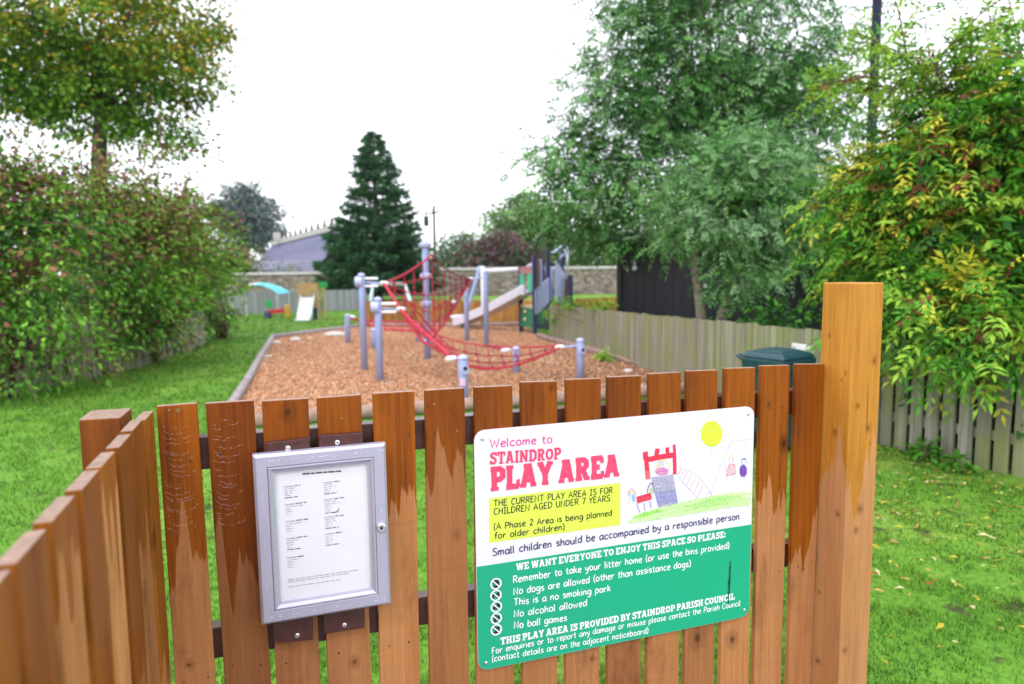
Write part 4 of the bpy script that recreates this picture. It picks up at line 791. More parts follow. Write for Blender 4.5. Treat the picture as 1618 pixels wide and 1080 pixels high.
m2 = Q(470, 372); tx.ribbon([Q(455, 372), Q(485, 366), Q(494, 340)], .0008, yp-.0009)
tx.build('printed_lettering', [M['ink'], M['ink_grey']], nb)
b = NB('acrylic'); gl = b.n('ShaderNodeBsdfGlossy'); gl.inputs['Roughness'].default_value = .05; tr = b.n('ShaderNodeBsdfTransparent'); mx = b.n('ShaderNodeMixShader'); mx.inputs[0].default_value = .045
b.l(tr.outputs[0], mx.inputs[1]); b.l(gl.outputs[0], mx.inputs[2]); b.l(mx.outputs[0], b.out.inputs[0]); M['acrylic'] = b.m
P, _ = ring(.0436, 0); m_ = MB('fence'); m_.poly(P, FY+.0105); m_.build('clear_pane', M['acrylic'], nb)
u, z = FP(602, 832, -FY); m_ = MB('fence'); m_.tube([(u, FY+.001, z), (u, FY-.007, z), (u, FY-.0085, z)], [.0105, .0105, .0085], 20); lk = m_.build('lock', M['steel'], nb)
m_ = MB('fence'); m_.tube([(u, FY-.0082, z), (u, FY-.0095, z)], .0038, 12); m_.build('keyhole', M['black'], lk)
for px, py in ((455, 707.5), (533, 698.5), (469.5, 1003.5), (544, 987)):
    u, z = FP(px, py, -BY); m_ = MB('fence'); m_.tube([(u, BY+.001, z), (u, BY-.0015, z), (u, BY-.0026, z)], [.0056, .0056, .003], 12); sc_ = m_.build('screw', M['steel'], nb)
    m_ = MB('fence'); m_.tube([(u, BY-.0024, z), (u, BY-.0029, z)], .0016, 8); m_.build('screw_slot', M['black'], sc_)
m_ = MB('fence'); R = random.Random(33)         # rain drops on the frame
for k in range(80):
    s1, s2 = R.choice(((R.uniform(-.5, .5), R.choice((-1, 1))), (R.choice((-1, 1)), R.uniform(-.5, .5))))
    q = NC + e1*(s1*(NW/2-.016) if abs(s1) == 1 else s1*NW) + e2*(s2*(NH/2-.016) if abs(s2) == 1 else s2*NH)
    r = R.uniform(.0006, .0016); m_.lathe((0, 0, 0), [(r, 0)], 3) if False else m_.tube([(q[0], FY+.0004, q[1]), (q[0], FY-r*.5, q[1]), (q[0], FY-r*.8, q[1]-r*.2)], [r, r*.8, r*.3], 7)
b = NB('water_drop'); b.set((.85, .87, .92), .08, 0, .8); M['drop'] = b.m
tag(m_.build('rain_drops', M['drop'], nb, smooth=True), kind='stuff')

# ------------------------------------------------------------------ camera side of the fence: unseen tarmac added to cut green reflections
M['tarmac'] = plain('tarmac', (.20, .20, .22), .8, .25, 12, bump=.4, bscale=80)
m_ = MB(); a, b_ = fw(-.86, -.02, .004), fw(1.2, -.12, .004)
m_.add([a, b_, (b_[0]+.25, -1.0, .004), (40, -9, .004), (40, -50, .004), (-40, -50, .004), (-40, -9, .004), (-.5, .4, .004)], [(7, 6, 5, 4, 3, 2, 1, 0)])
tag(m_.build('added_tarmac', M['tarmac']), 'added unseen grey tarmac outside the fence, cutting green reflections', 'path', kind='structure')

# ------------------------------------------------------------------ pit edging, stones
def edge_log(a, b_, r, mat, label, square=False, z=None):
    m_ = MB(); d = np.array([b_[0]-a[0], b_[1]-a[1]]); L_ = np.linalg.norm(d); k = max(2, int(L_/1.2)); R = random.Random(int(L_*100))
    pts = [(a[0]+d[0]*i/k+R.uniform(-.015, .015), a[1]+d[1]*i/k+R.uniform(-.015, .015), (z or r*.85)+R.uniform(-.008, .008)) for i in range(k+1)]
    if square:
        for i in range(k): m_.bar(pts[i], np.array(pts[i+1])*.995+np.array(pts[i])*.005, r*2, r*2)
    else: m_.tube(pts, [r*R.uniform(.94, 1.06) for _ in pts], 12)
    o = m_.build('timber_edging', mat, None, smooth=not square, bevel=.012 if square else 0)
    return tag(o, label, 'edging', 'timber edging round the bark pit')
edge_log(PIT[0], PIT[1], .062, M['sleeper'], 'long pale grey timber edge along the left side of the bark pit')
edge_log(PIT[1], PIT[2], .06, M['sleeper'], 'short timber edge closing the far left corner of the bark pit')
edge_log(PIT[2], PIT[3], .075, M['log'], 'timber edge along the far side of the pit before the orange fence')
edge_log(PIT[4], (2.95, 8.25), .07, M['log'], 'round brown log along the right side of the pit below the grey fence')
edge_log(PIT[0], PIT[5], .08, M['log'], 'round log along the near side of the pit, seen between pickets')
R = random.Random(5)
for px, py, sz, lab in ((437, 541, .09, 'white stone inside the far left corner of the bark pit edging'), (467, 537, .12, 'largest white stone lying by the far edging of the pit'), (489, 534, .07, 'small white stone right of the largest one by the far edging'),
                       (529, 530, .16, 'long flat white stone by the far edging, left of a low steel post'), (423, 562, .06, 'white stone against the left pit edging, half way along'), (993, 585, .07, 'pale stone by the right hand log near the grey fence')):
    c = gz(px, py, .03); m_ = MB(); m_.lathe((c[0], c[1], 0), [(sz*.5, .0), (sz*1.0, sz*.25), (sz*.85, sz*.6), (sz*.35, sz*.8)], 9)
    m_.v = [(x+R.uniform(-.14, .14)*sz+(x-c[0])*(1.0 if 'long' in lab else 0.2), y+R.uniform(-.14, .14)*sz, z) for x, y, z in m_.v]
    tag(m_.build('stone', M['stone'], None, smooth=True), lab, 'stone', 'white stones along the pit edge')

# ------------------------------------------------------------------ climbing net
cn = empty('climbing_net', (-1.4, 11.8, 0))
tag(cn, 'red rope climbing net slung between lavender steel posts over the bark pit', 'climbing net')
def post(px, py, ptop, r=.053, parent=cn, side=0.0, flange=()):
    b0 = gz(px, py); z1 = gy(px, ptop, b0[1])[2]
    m_ = MB(); m_.lathe((b0[0], b0[1], 0), [(r, -.05), (r, z1-.05), (r*.98, z1-.03)], 20); p = m_.build('post', M['pole'], parent, smooth=True)
    m_ = MB(); m_.lathe((b0[0], b0[1], z1-.032), [(r*1.12, 0), (r*1.12, .022), (r*.8, .045), (r*.2, .055)], 20); m_.build('cap', M['polecap'], p, smooth=True)
    for fz in flange:
        m_ = MB(); m_.lathe((b0[0], b0[1], fz), [(r, -.05), (r*1.75, -.03), (r*1.75, .03), (r, .05)], 20); m_.build('collar', M['polecap'], p)
    return b0, z1
p1, z1 = post(576, 586, 433); p2, z2 = post(601, 603, 471); pc, zc = post(676, 568, 381, .060, flange=(.33, 1.02, 1.52)); p3, z3 = post(738, 540, 456); p4, z4 = post(769, 549, 428)
l1, zl1 = post(733, 641, 563, .060); l2, zl2 = post(816, 591, 549); l3, zl3 = post(917, 601, 536, .056); f1, zf1 = post(550, 543, 497, .058); f2, zf2 = post(591, 552, 520, .058); f3, zf3 = post(661, 541, 516, .058)
m_ = MB(); m_.lathe((pc[0], pc[1], zc-.11), [(.068, 0), (.115, .02), (.12, .07), (.07, .09)], 20); m_.build('top_collar', M['polecap'], cn)
for b0, zz in ((p1, z1-.12), (p2, z2-.13)):
    m_ = MB(); m_.tube([(b0[0]-.09, b0[1]-.02, zz), (b0[0]+.02, b0[1]-.02, zz)], .085, 16); m_.build('round_clamp', M['polecap'], cn)
    for dz in (.05, -.07):
        m_ = MB(); m_.tube([(b0[0], b0[1], zz+dz), (b0[0]+.26, b0[1]+.02, zz+dz)], .022, 10); m_.build('bracket', M['clamp'], cn)
for b0, zz in ((l1, zl1-.15), (l3, zl3-.16)):
    d = np.array([.35, -.94, 0]); c = np.array([b0[0], b0[1], zz])
    m_ = MB(); m_.tube([c+d*.05, c+d*.085], .052, 16); e = m_.build('end_plate', M['polecap'], cn); m_ = MB(); m_.tube([c+d*.08+np.array([0, 0, .02]), c+d*.095+np.array([0, 0, .02])], .024, 12); m_.build('bolt_hole', M['black'], e)
m_ = MB(); d = np.array([-.1, -1, 0]); d /= np.linalg.norm(d); c = np.array([l1[0], l1[1], .30]); sdv = np.array([1, -.1, 0])
m_.add([c+d*.07*math.cos(t*.5)+sdv*.07*math.sin(t*.5)*1.0+np.array([0, 0, h]) for h in (-.045, .045) for t in (-1, -.5, 0, .5, 1)], [(i, i+1, i+6, i+5) for i in range(4)]); M['sticker'] = plain('pink_sticker', (.75, .48, .60), .5, .1); m_.build('sticker', M['sticker'], cn)
def A(px, py, Y): return gy(px, py, Y)
P1c, P2c, P4c = A(606, 447, p1[1]), A(632, 488, p2[1]+.1), A(744, 440, p4[1]+.05)
CT = A(682, 402, pc[1]-.1); B0 = A(686, 530, pc[1]-.25)
L1c, L3c, L2c = A(714, 566, l1[1]+.05), A(886, 548, l3[1]+.05), A(800, 553, l2[1])
def curve(a, b_, sag=0.0, n=12, mid=None):
    a = np.array(a); b_ = np.array(b_); T_ = np.linspace(0, 1, n+1)
    if mid is None: return [a+(b_-a)*t - np.array([0, 0, sag*4*t*(1-t)]) for t in T_]
    mid = np.array(mid); return [(1-t)**2*a+2*t*(1-t)*mid+t*t*b_ for t in T_]
def along(c, t):
    x = t*(len(c)-1); i = min(int(x), len(c)-2); return c[i]+(c[i+1]-c[i])*(x-i)
def join(*cs): return [q for i, c in enumerate(cs) for q in (c if i == 0 else c[1:])]
def rope(pts, r, mat, name='rope'):
    m_ = MB(); m_.tube(pts, r, 7); return m_.build(name, mat, cn, smooth=True)
R = random.Random(12)
def net(c0, c1, nu, nv, r, mat, sag=0.0, name='net', bow=0.0, joints=True):
    """cords between two boundary ropes, both ways"""
    m_ = MB()
    def P(u, v):
        a, b_ = along(c0, u), along(c1, u); q = a+(b_-a)*v; q = q-np.array([0, 0, sag*4*v*(1-v)*min(1, 6*u*(1-u))]); return q
    for i in range(nu+1):
        ph = R.uniform(-.02, .02); m_.tube([P(min(1, max(0, i/nu+ph*math.sin(3*j))), j/(nv*2)) for j in range(nv*2+1)], r, 5)
    for j in range(1, nv):
        m_.tube([P(i/(nu*2), j/nv+R.uniform(-.02, .02)) for i in range(nu*2+1)], r, 5)
    if joints:
        for i in range(1, nu):
            for j in range(1, nv): m_.box(P(i/nu, j/nv), (r*1.9, r*1.9, r*1.9), R.uniform(0, 1.5))
    return m_.build(name, mat, cn, smooth=False)
cTop = curve(P1c, CT, .06); cB = curve(P1c, B0, mid=(P1c+B0)/2-np.array([0, 0, .08])); cT4 = curve(CT, P4c, .10); cB4 = curve(B0, P4c, mid=(P4c+B0)/2-np.array([0, 0, .12]))
rope(cTop, .017, M['rope']); rope(cT4, .014, M['ropedark']); rope(cB4, .024, M['rope'])
net(cTop, cB, 5, 4, .0095, M['rope'], bow=0)
net(cT4, cB4, 7, 6, .0095, M['ropedark'])
net(curve(A(686, 470, pc[1]-.15), P4c+np.array([0, 0, -.02]), .1), curve(B0, A(715, 478, pc[1]+.9), .1), 5, 3, .009, M['rope'])
main = join(curve(P1c, P2c, -.01, 6), curve(P2c, A(673, 528, 9.5), .02, 6), curve(A(673, 528, 9.5), L1c, .0, 6)); rope(main, .024, M['rope'])
near = join(curve(P2c, A(668, 540, 9.6), .02, 6), curve(A(668, 540, 9.6), A(740, 578, 8.7), 0, 6), curve(A(740, 578, 8.7), A(800, 580, 9.0), .03, 6), curve(A(800, 580, 9.0), L3c, .03, 8))
far = join(curve(A(640, 470, 11.2), A(690, 528, 11.6), 0, 6), curve(A(690, 528, 11.6), A(775, 546, 11.1), .04, 8), curve(A(775, 546, 11.1), L3c+np.array([0, .1, .02]), .03, 8))
rope(near, .015, M['rope']); rope(far, .014, M['rope']); net(far, near, 13, 4, .0095, M['ropedark'], sag=.10)
net(curve(A(650, 500, 11), A(690, 528, 12), .0), curve(A(664, 528, 9.7), A(735, 568, 9), 0), 6, 3, .0095, M['rope'], sag=.05)
rope(curve(A(768, 545, 11), L2c, .01), .016, M['ropedark'])
ga, gb, gc = A(553, 503, f1[1]), A(600, 519, f2[1]), A(668, 514, f3[1])
net(curve(ga, A(690, 508, 16), .04), curve(gb, A(690, 520, 14.2), .03), 8, 3, .010, M['rope'], sag=.05); rope(curve(ga, A(690, 508, 16), .04), .02, M['rope']); rope(curve(gb, A(690, 520, 14.2), .03), .02, M['rope'])
for q, d, s_ in ((P1c, p1, 1), (P2c, p2, 1), (P4c, p4, 1), (L1c, l1, 1), (L3c, l3, 1), (gb, f2, 1), (L2c, l2, 1), (A(717, 477, 13), p3, 1), (A(556, 500, f1[1]), f1, 1)):
    e = np.array([d[0], d[1], q[2]+.02]); v = unit(e-q)
    m_ = MB(); m_.tube([q-v*.09, q-v*.05, q+v*.03, q+v*.06], [.012, .034, .034, .014], 10); m_.build('rope_clamp', M['clamp'], cn, smooth=True)
    rope([q+v*.05, e], .014, M['steel'] if False else M['pole'], 'shackle')

# ------------------------------------------------------------------ play tower with slide
tw = empty('play_tower', (.7, 18.2, 0)); tag(tw, 'green and lavender play tower with climbing wall and long steel slide', 'play tower')
def tpost(px, py, ptop, Y=None, r=.05, mat='tnavy', ylow=None):
    if Y is None: b0 = gz(px, py); Y = b0[1]
    t_ = gy(px, ptop, Y); m_ = MB(); m_.box((t_[0], Y, t_[2]/2-.02), (r, r, t_[2]/2+.02), .3); m_.build('post', M[mat], tw, bevel=.008); return np.array([t_[0], Y, t_[2]])
tA = tpost(822.5, 525, 420); tB = tpost(844, 529, 404); tE = tpost(865.5, 520, 393, 18.6, .055); tF = tpost(888, 520, 395, 20.2, .05); tG = tpost(901, 520, 434, 19.2, .06); tH = tpost(858, 520, 420, 19.4, .05)
def panel(P4, mat, name='panel', th=.025, holes=()):
    """flat board through four photo-surveyed corners"""
    P = [np.array(p) for p in P4]; n_ = np.cross(P[1]-P[0], P[3]-P[0]); n_ = n_/np.linalg.norm(n_)*th
    m_ = MB(); m_.extr(P, n_); return m_.build(name, M[mat], tw, bevel=.004)
yA, yB = tA[1], tB[1]
def ab(px, py): t = (px-822.5)/21.5; return gy(px, py, yA+(yB-yA)*t-.03)
cw = panel([ab(824, 515), ab(843, 518), ab(843, 487), ab(824, 485)], 'tgreen', 'climbing_panel')
for px, py in ((832, 483.5+0), (831.5, 497)):
    pass
for px, py in ((831.5, 492), (831.5, 504)):
    c = ab(px, py); m_ = MB(); d = np.array([-.85, -.5, 0]); m_.tube([c, c+d*.05, c+d*.075], [.055, .05, .02], 9); m_.build('hand_hold', M['tcream'], cw)
panel([ab(824, 485), ab(843, 487), ab(843, 481), ab(824, 480)], 'tcream', 'deck_edge')
dk = MB(); c = [np.array([tA[0], tA[1], .92]), np.array([tB[0], tB[1], .92]), np.array([tB[0]+.12, tB[1]+.5, .92]), np.array([tA[0]+.3, tA[1]+.4, .92])]; dk.extr(c, (0, 0, .06)); dk.build('deck', M['tcream'], tw)
panel([ab(823, 432), ab(842.5, 432), ab(842.5, 421), ab(823, 421)], 'tbrick', 'lintel')
panel([ab(823, 450), ab(828, 450), ab(828, 432), ab(823, 432)], 'tgreen2', 'side_board'); panel([ab(835, 460), ab(842.5, 461), ab(842.5, 432), ab(835, 432)], 'tgreen2', 'side_board')
def pl(px, py, t): return gy(px, py, yB+(tE[1]-yB)*t-.06)
rp = panel([pl(845.6, 496, 0), pl(867, 477, 1), pl(866.5, 438.5, 1), pl(845, 457.5, 0)], 'tlav', 'ramp_panel')
for px, py in ((852, 478), (857, 470), (861.5, 455)):
    c = pl(px, py, (px-845)/21); m_ = MB(); m_.box(c+np.array([0, -.032, 0]), (.035, .006, .07), .3); m_.build('cut_out', M['tnavy'], rp)
panel([pl(846, 466, .1), pl(852, 458, .3), pl(852, 411, .3), pl(846, 410, .1)], 'tbrown', 'brown_board'); panel([pl(853, 452, .35), pl(855.5, 450, .45), pl(855.5, 411, .45), pl(853, 409, .35)], 'tlav', 'slim_board')
panel([gy(860, 440, 19), gy(866, 438, 19), gy(866, 429, 19), gy(860, 430, 19)], 'tbrown', 'brown_board'); panel([gy(867, 476, 19.2), gy(872.3, 475, 19.3), gy(872.3, 421, 19.3), gy(860, 421, 19.2)], 'tlav', 'side_board')
panel([gy(877.5, 478, 19), gy(890, 480, 19.3), gy(893, 434, 19.3), gy(877.5, 411, 19)], 'tlav', 'gable_board'); panel([gy(891, 479, 19.4), gy(899, 481, 19.4), gy(898, 440, 19.4), gy(891, 441, 19.4)], 'tbrown', 'brown_board')
panel([gy(870, 480, 19.5), gy(876, 480, 19.5), gy(875, 450, 19.5), gy(868, 462, 19.5)], 'tnavy', 'step_board')
panel([gy(845, 517, 17.6), gy(858, 516, 18.2), gy(858, 488, 18.2), gy(846, 497, 17.6)], 'tgreen', 'lower_panel'); panel([gy(843, 519, 17.5), gy(860, 519, 18.0), gy(860, 511, 18.0), gy(843, 511, 17.5)], 'tnavy', 'low_step')
m_ = MB(); c = gy(841, 512, 17.4); m_.box(c, (.045, .05, .06), .3); m_.build('foot_hold', M['red'], tw)
for pts, Ys in (([(866, 396), (870, 399), (876, 398), (882, 392), (887, 389)], (18.6, 20.2)), ([(885, 408), (888, 403), (892, 400), (896, 390)], (20.0, 20.4))):
    m_ = MB(); m_.tube([gy(x, y, Ys[0]+(Ys[1]-Ys[0])*i/(len(pts)-1)) for i, (x, y) in enumerate(pts)], .03, 8); m_.build('arched_rail', M['tlav'], tw, smooth=True)
m_ = MB(); m_.tube([gy(896.5, 445, 20.4), gy(896.5, 388, 20.4)], .035, 10); m_.build('steel_pole', M['slide'], tw, smooth=True)
m_ = MB(); m_.tube([gy(842, 417, 17.4), gy(838, 419, 17.6), gy(834, 421, 17.8)], .045, 8); m_.build('arched_rail', M['slide'], tw, smooth=True)
# slide: a trough from the deck down to the left
s0 = np.array([(tA[0]+tB[0])/2-.02, (tA[1]+tB[1])/2, 1.06]); s1 = gy(742, 511, 19.0); s1[2] = .26; s2 = gy(727, 519, 19.3); s2[2] = .16
pa_ = [s0+np.array([.12, -.02, 0]), s0, s0+(s1-s0)*.06-np.array([0, 0, .02])] + [s0+(s1-s0)*t-np.array([0, 0, .05*math.sin(math.pi*t)]) for t in (.2, .4, .6, .8, .92)] + [s1-np.array([0, 0, .02]), s2]
d = unit(np.array([s1[0]-s0[0], s1[1]-s0[1], 0])); sdv = np.array([-d[1], d[0], 0]); hw = .25; V = []; F = []
cs = [(-hw-.02, .16), (-hw, .17), (-hw+.04, .0), (hw-.04, .0), (hw, .17), (hw+.02, .16), (hw+.015, -.06), (-hw-.015, -.06)]
for q in pa_: V += [q+sdv*x+np.array([0, 0, z]) for x, z in cs]
for i in range(len(pa_)-1):
    for j in range(8): F.append((i*8+j, i*8+(j+1) % 8, (i+1)*8+(j+1) % 8, (i+1)*8+j))
F += [tuple(range(7, -1, -1)), tuple(len(V)-8+j for j in range(8))]
m_ = MB(); m_.add(V, F); sl_ = m_.build('slide', M['slide'], tw); m_ = MB(); m_.tube([s2+np.array([-.03, 0, .17])-sdv*.26, s2+np.array([-.03, 0, .17])+sdv*.26], .06, 10); m_.tube([s2+np.array([.05, 0, .1]), s2+np.array([.05, 0, -.14])], .05, 8); m_.build('slide_foot', M['slide'], sl_, smooth=True)

# ------------------------------------------------------------------ bar frames beyond the pit
bf = empty('climbing_bar', gz(762, 521)); tag(bf, 'white climbing bar frame joined to the left of the play tower', 'climbing bar', )
Yb = 19.0; m_ = MB(); m_.tube([gy(763, 428.5, Yb), gy(822, 424.5, 18.2)], .052, 12); m_.build('top_bar', M['whitep'], bf, smooth=True)
t_ = gy(762.5, 420, Yb); m_ = MB(); m_.tube([(t_[0], Yb, -.03), t_], .055, 12); m_.build('leg', M['whitep'], bf, smooth=True)
m_ = MB(); q0, q1 = gy(758, 421, Yb+.05), gy(741, 482, Yb+.6); m_.tube([q0, q1, q1+(q1-q0)*.75], .045, 12); m_.build('leg', M['pole'], bf, smooth=True)
sf = empty('swing_frame', gz(612, 500)); tag(sf, 'pale mint steel swing frame beyond the orange fence, behind the climbing net', 'swing frame')
Ys = 23.6; a, b_ = gy(589, 449, Ys), gy(639, 448, Ys)
m_ = MB(); m_.tube([a, b_], .055, 12); m_.build('top_bar', M['mint'], sf, smooth=True)
for q, px, py in ((a, 586, 475), (b_, 648, 474)):
    for dy in (-.55, .55):
        e = gy(px, py, Ys+dy*.4); e = q+(e-q)*(q[2]+.03)/(q[2]-e[2]); m_ = MB(); m_.tube([q, e+np.array([0, dy*.3, 0])], .05, 12); m_.build('leg', M['mint'], sf, smooth=True)

# ------------------------------------------------------------------ board fences further off
def board_fence(name, label, group, pts, mat, bw, gap, top, per_board=True, gap0=None, th=.02, R=random.Random(3), jag=.012, parent_y=0, z0=.0):
    """pts: ground line [(x,y)], top: list of heights at the points"""
    r0 = empty(name, (pts[0][0], pts[0][1], 0)); tag(r0, label, 'fence', group); allb = MB()
    for k in range(len(pts)-1):
        a, b_ = np.array(pts[k]), np.array(pts[k+1]); L_ = np.linalg.norm(b_-a); d = (b_-a)/L_; gap = gap0[k] if gap0 else gap; n_ = int(L_/(bw+gap)); ang = math.atan2(d[1], d[0])
        for i in range(n_):
            c = a+d*((i+.5)*L_/n_); h = top[k]+(top[k+1]-top[k])*(i+.5)/n_+R.uniform(-jag, jag); m_ = MB() if per_board else allb
            m_.box((c[0], c[1], h/2+z0/2), (bw/2*R.uniform(.96, 1.02), th/2, h/2-z0/2), ang+R.uniform(-.012, .012))
            if per_board: m_.build('board', M[mat], r0)
        for f_ in (.28, .78):
            m_ = MB(); nrm = np.array([-d[1], d[0]]); 
            if nrm[1] < 0: nrm = -nrm
            o_ = nrm*(th/2+.022); m_.bar((a[0]+o_[0], a[1]+o_[1], top[k]*f_), (b_[0]+o_[0], b_[1]+o_[1], top[k+1]*f_), .04, .08); m_.build('rail', M[mat], r0)
    if not per_board: allb.build('boards', M[mat], r0)
    return r0
far_end = gz(862, 540)[:2]
RF = [(.86, 15.9), (3.29, 6.12), (3.86, 5.05), (4.9, 3.2)]
board_fence('board_fence', 'weathered grey board fence along the right side with mossy streaks', None, RF, 'greyboard', .104, .019, [.80, .98, .98, .98], gap0=[.012, .030, .034])
board_fence('board_fence', 'low orange brown board fence beyond the climbing net', 'far board fences', [gz(577, 510)[:2], gz(845, 512)[:2], gz(985, 512)[:2]], 'orangeboard', .12, .006, [.69, .72, .80], per_board=False)
board_fence('board_fence', 'low pale grey board fence behind the canopy and the toy house', 'far board fences', [(-14, 26.4), gz(360, 497)[:2], gz(580, 489)[:2]], 'palegrey', .13, .004, [.90, .90, .86], per_board=False)
board_fence('board_fence', 'grey picket fence half buried under the left shrubs', 'far board fences', [gz(-160, 640)[:2], gz(40, 622)[:2], gz(215, 582)[:2], gz(325, 546)[:2]], 'greyboard', .075, .045, [1.05, 1.0, .86, .8], per_board=False)

# ------------------------------------------------------------------ toys on the far lawn
cp = empty('sand_canopy', gz(412, 498)); tag(cp, 'white and teal fabric canopy on thin poles by the pale grey fence', 'canopy')
Yc = 25.6; V = []; F = []; c0, c1_ = gy(376, 464, Yc), gy(449, 464, Yc); zt = gy(410, 446, Yc)[2]; n = 14
for j in range(5):
    for i in range(n+1):
        t = i/n; fy = j/4; arch = math.sin(math.pi*t)**.75; V.append((c0[0]+(c1_[0]-c0[0])*t, Yc-.7+1.4*fy, c0[2]+(zt-c0[2])*arch*(1-.18*(2*fy-1)**2)))
m_ = MB()
for j in range(4):
    for i in range(n): F.append((j*(n+1)+i, j*(n+1)+i+1, (j+1)*(n+1)+i+1, (j+1)*(n+1)+i))
half = [f for f in F if (f[0] % (n+1)) < 7+ (f[0]//(n+1))*0]
used = sorted({i for f in half for i in f}); ix = {v_: k for k, v_ in enumerate(used)}; m_.add([V[i] for i in used], [tuple(ix[i] for i in f) for f in half]); m_.build('pale_half', M['canvas'], cp, smooth=True); rest = [f for f in F if f not in half]; used = sorted({i for f in rest for i in f}); ix = {v_: k for k, v_ in enumerate(used)}
m_ = MB(); m_.add([V[i] for i in used], [tuple(ix[i] for i in f) for f in rest]); m_.build('teal_half', M['teal'], cp, smooth=True)
for px in (378, 447):
    for dy in (-.65, .65):
        q = gy(px, 464, Yc); m_ = MB(); m_.tube([(q[0], Yc+dy, -.02), (q[0], Yc+dy, q[2]+.02)], .018, 8); m_.build('pole', M['mint'], cp)
ss = empty('rocker_toy', gz(440, 498)); tag(ss, 'low red rocker toy with yellow and green ends under the canopy', 'rocker toy')
Yr = 24.8; m_ = MB(); a, b_ = gy(424, 493, Yr), gy(450, 490, Yr); m_.bar(a, b_, .14, .15); m_.build('beam', M['red'], ss, bevel=.02)
m_ = MB(); q = gy(423, 493, Yr); m_.lathe((q[0], Yr, 0), [(.13, 0), (.15, .06), (.12, .22), (.06, .26)], 14); m_.build('foot', M['tnavy'], ss)
m_ = MB(); q = gy(424, 480, Yr); m_.extr([q+np.array([x, 0, z]) for x, z in ((-.11, -.12), (.11, -.12), (.13, .05), (.07, .13), (-.08, .13), (-.12, .05))], (0, .05, 0)); m_.build('back_rest', M['ygreen'], ss)
m_ = MB(); q = gy(454, 489, Yr); m_.box((q[0], Yr, .22), (.075, .12, .24)); m_.build('end_post', M['yplast'], ss, bevel=.03)
ph = empty('toy_tower', gz(488, 500)); tag(ph, 'small tan wooden play tower with a white slide on the far lawn', 'toy tower')
Yp = 23.8
hx0, hx1 = gy(469, 470, Yp)[0], gy(503, 470, Yp)[0]; ztp = gy(486, 447, Yp)[2]
for x in (hx0+.12, hx1-.08):
    for dy in (0, .8):
        m_ = MB(); m_.hexa([(x-.05, Yp+dy-.04, -.02), (x+.05, Yp+dy-.04, -.02), (x+.05, Yp+dy+.04, -.02), (x-.05, Yp+dy+.04, -.02), (x-.08, Yp+dy-.04, ztp-.1), (x+.08, Yp+dy-.04, ztp-.1), (x+.08, Yp+dy+.04, ztp-.1), (x-.08, Yp+dy+.04, ztp-.1)]); m_.build('leg', M['tanwood'], ph)
m_ = MB(); zb = gy(486, 459, Yp)[2]
m_.extr([(hx0-.02, Yp-.06, ztp), (hx0+.06, Yp-.06, zb+.02), (hx0+.22, Yp-.06, zb), (hx0+.27, Yp-.06, zb-.12), (hx1-.27, Yp-.06, zb-.12), (hx1-.2, Yp-.06, zb), (hx1, Yp-.06, zb+.02), (hx1+.02, Yp-.06, ztp)], (0, .04, 0)); m_.build('front_board', M['tanwood'], ph)
m_ = MB(); m_.box(((hx0+hx1)/2, Yp+.4, gy(486, 473, Yp)[2]), ((hx1-hx0)/2-.08, .42, .03)); m_.build('deck', M['tanwood'], ph)
m_ = MB(); q0 = np.array([gy(486, 470, Yp-.05)[0], Yp-.05, gy(486, 470, Yp)[2]]); q1 = np.array([gy(480, 504, 22.7)[0], 22.7, .09]); q2 = q1+np.array([-.03, -.22, -.03])
for off, hh_ in ((-.22, .12), (.22, .12)):
    m_.bar(q0+np.array([off, 0, .04]), q1+np.array([off, 0, .04]), .03, hh_)
m_.bar(q0, q1, .42, .03); m_.bar(q1+np.array([0, .005, 0]), q2, .46, .04); m_.build('slide', M['whitep'], ph)
m_ = MB(); q = gy(474, 487, Yp); m_.extr([q+np.array([x, .1, z]) for x, z in ((-.1, -.2), (.12, -.24), (.16, .22), (.05, .24))], (0, .04, 0)); m_.build('side_panel', M['ygreen'], ph)
m_ = MB(); q = gy(506, 450, Yp); m_.box(q+np.array([0, .4, 0]), (.13, .02, .10)); m_.tube([q+np.array([-.1, .4, -.1]), (q[0]-.1, q[1]+.4, .4)], .02, 6); m_.build('flag', M['ygreen'], ph)
m_ = MB(); q = gy(499, 495, Yp); m_.box((q[0], Yp, .2), (.07, .07, .21)); m_.build('corner_block', M['tnavy'], ph)

# ------------------------------------------------------------------ bin, wall plate, shed, lamp post, utility pole
YB = 6.0; bc = gy(1229, 555, YB); bn = empty('wheelie_bin', (bc[0], YB, 0)); tag(bn, 'dark green wheeled bin with closed lid in front of the grey board fence', 'bin')
ba = math.radians(33.5)
def bx(x, y, z): return (bc[0]+x*math.cos(ba)-y*math.sin(ba), YB+x*math.sin(ba)+y*math.cos(ba), z)
zl = bc[2]
def hexr(m_, x0, x1, y0, y1, za, X0, X1, Y0, Y1, zb): m_.hexa([bx(x0, y0, za), bx(x1, y0, za), bx(x1, y1, za), bx(x0, y1, za), bx(X0, Y0, zb), bx(X1, Y0, zb), bx(X1, Y1, zb), bx(X0, Y1, zb)])
m_ = MB(); hexr(m_, -.155, .155, -.16, .15, .05, -.20, .20, -.19, .19, zl-.13); m_.build('body', M['bin'], bn, bevel=.02)
m_ = MB(); hexr(m_, -.225, .225, -.215, .20, zl-.155, -.24, .24, -.225, .205, zl-.05); m_.build('rim', M['bin'], bn, bevel=.012)
m_ = MB(); hexr(m_, -.235, .235, -.225, .21, zl-.045, -.20, .20, -.19, .18, zl+.005); hexr(m_, -.17, .17, -.16, .15, zl+.006, -.10, .10, -.11, .10, zl+.026); m_.build('lid', M['bin'], bn, bevel=.016)
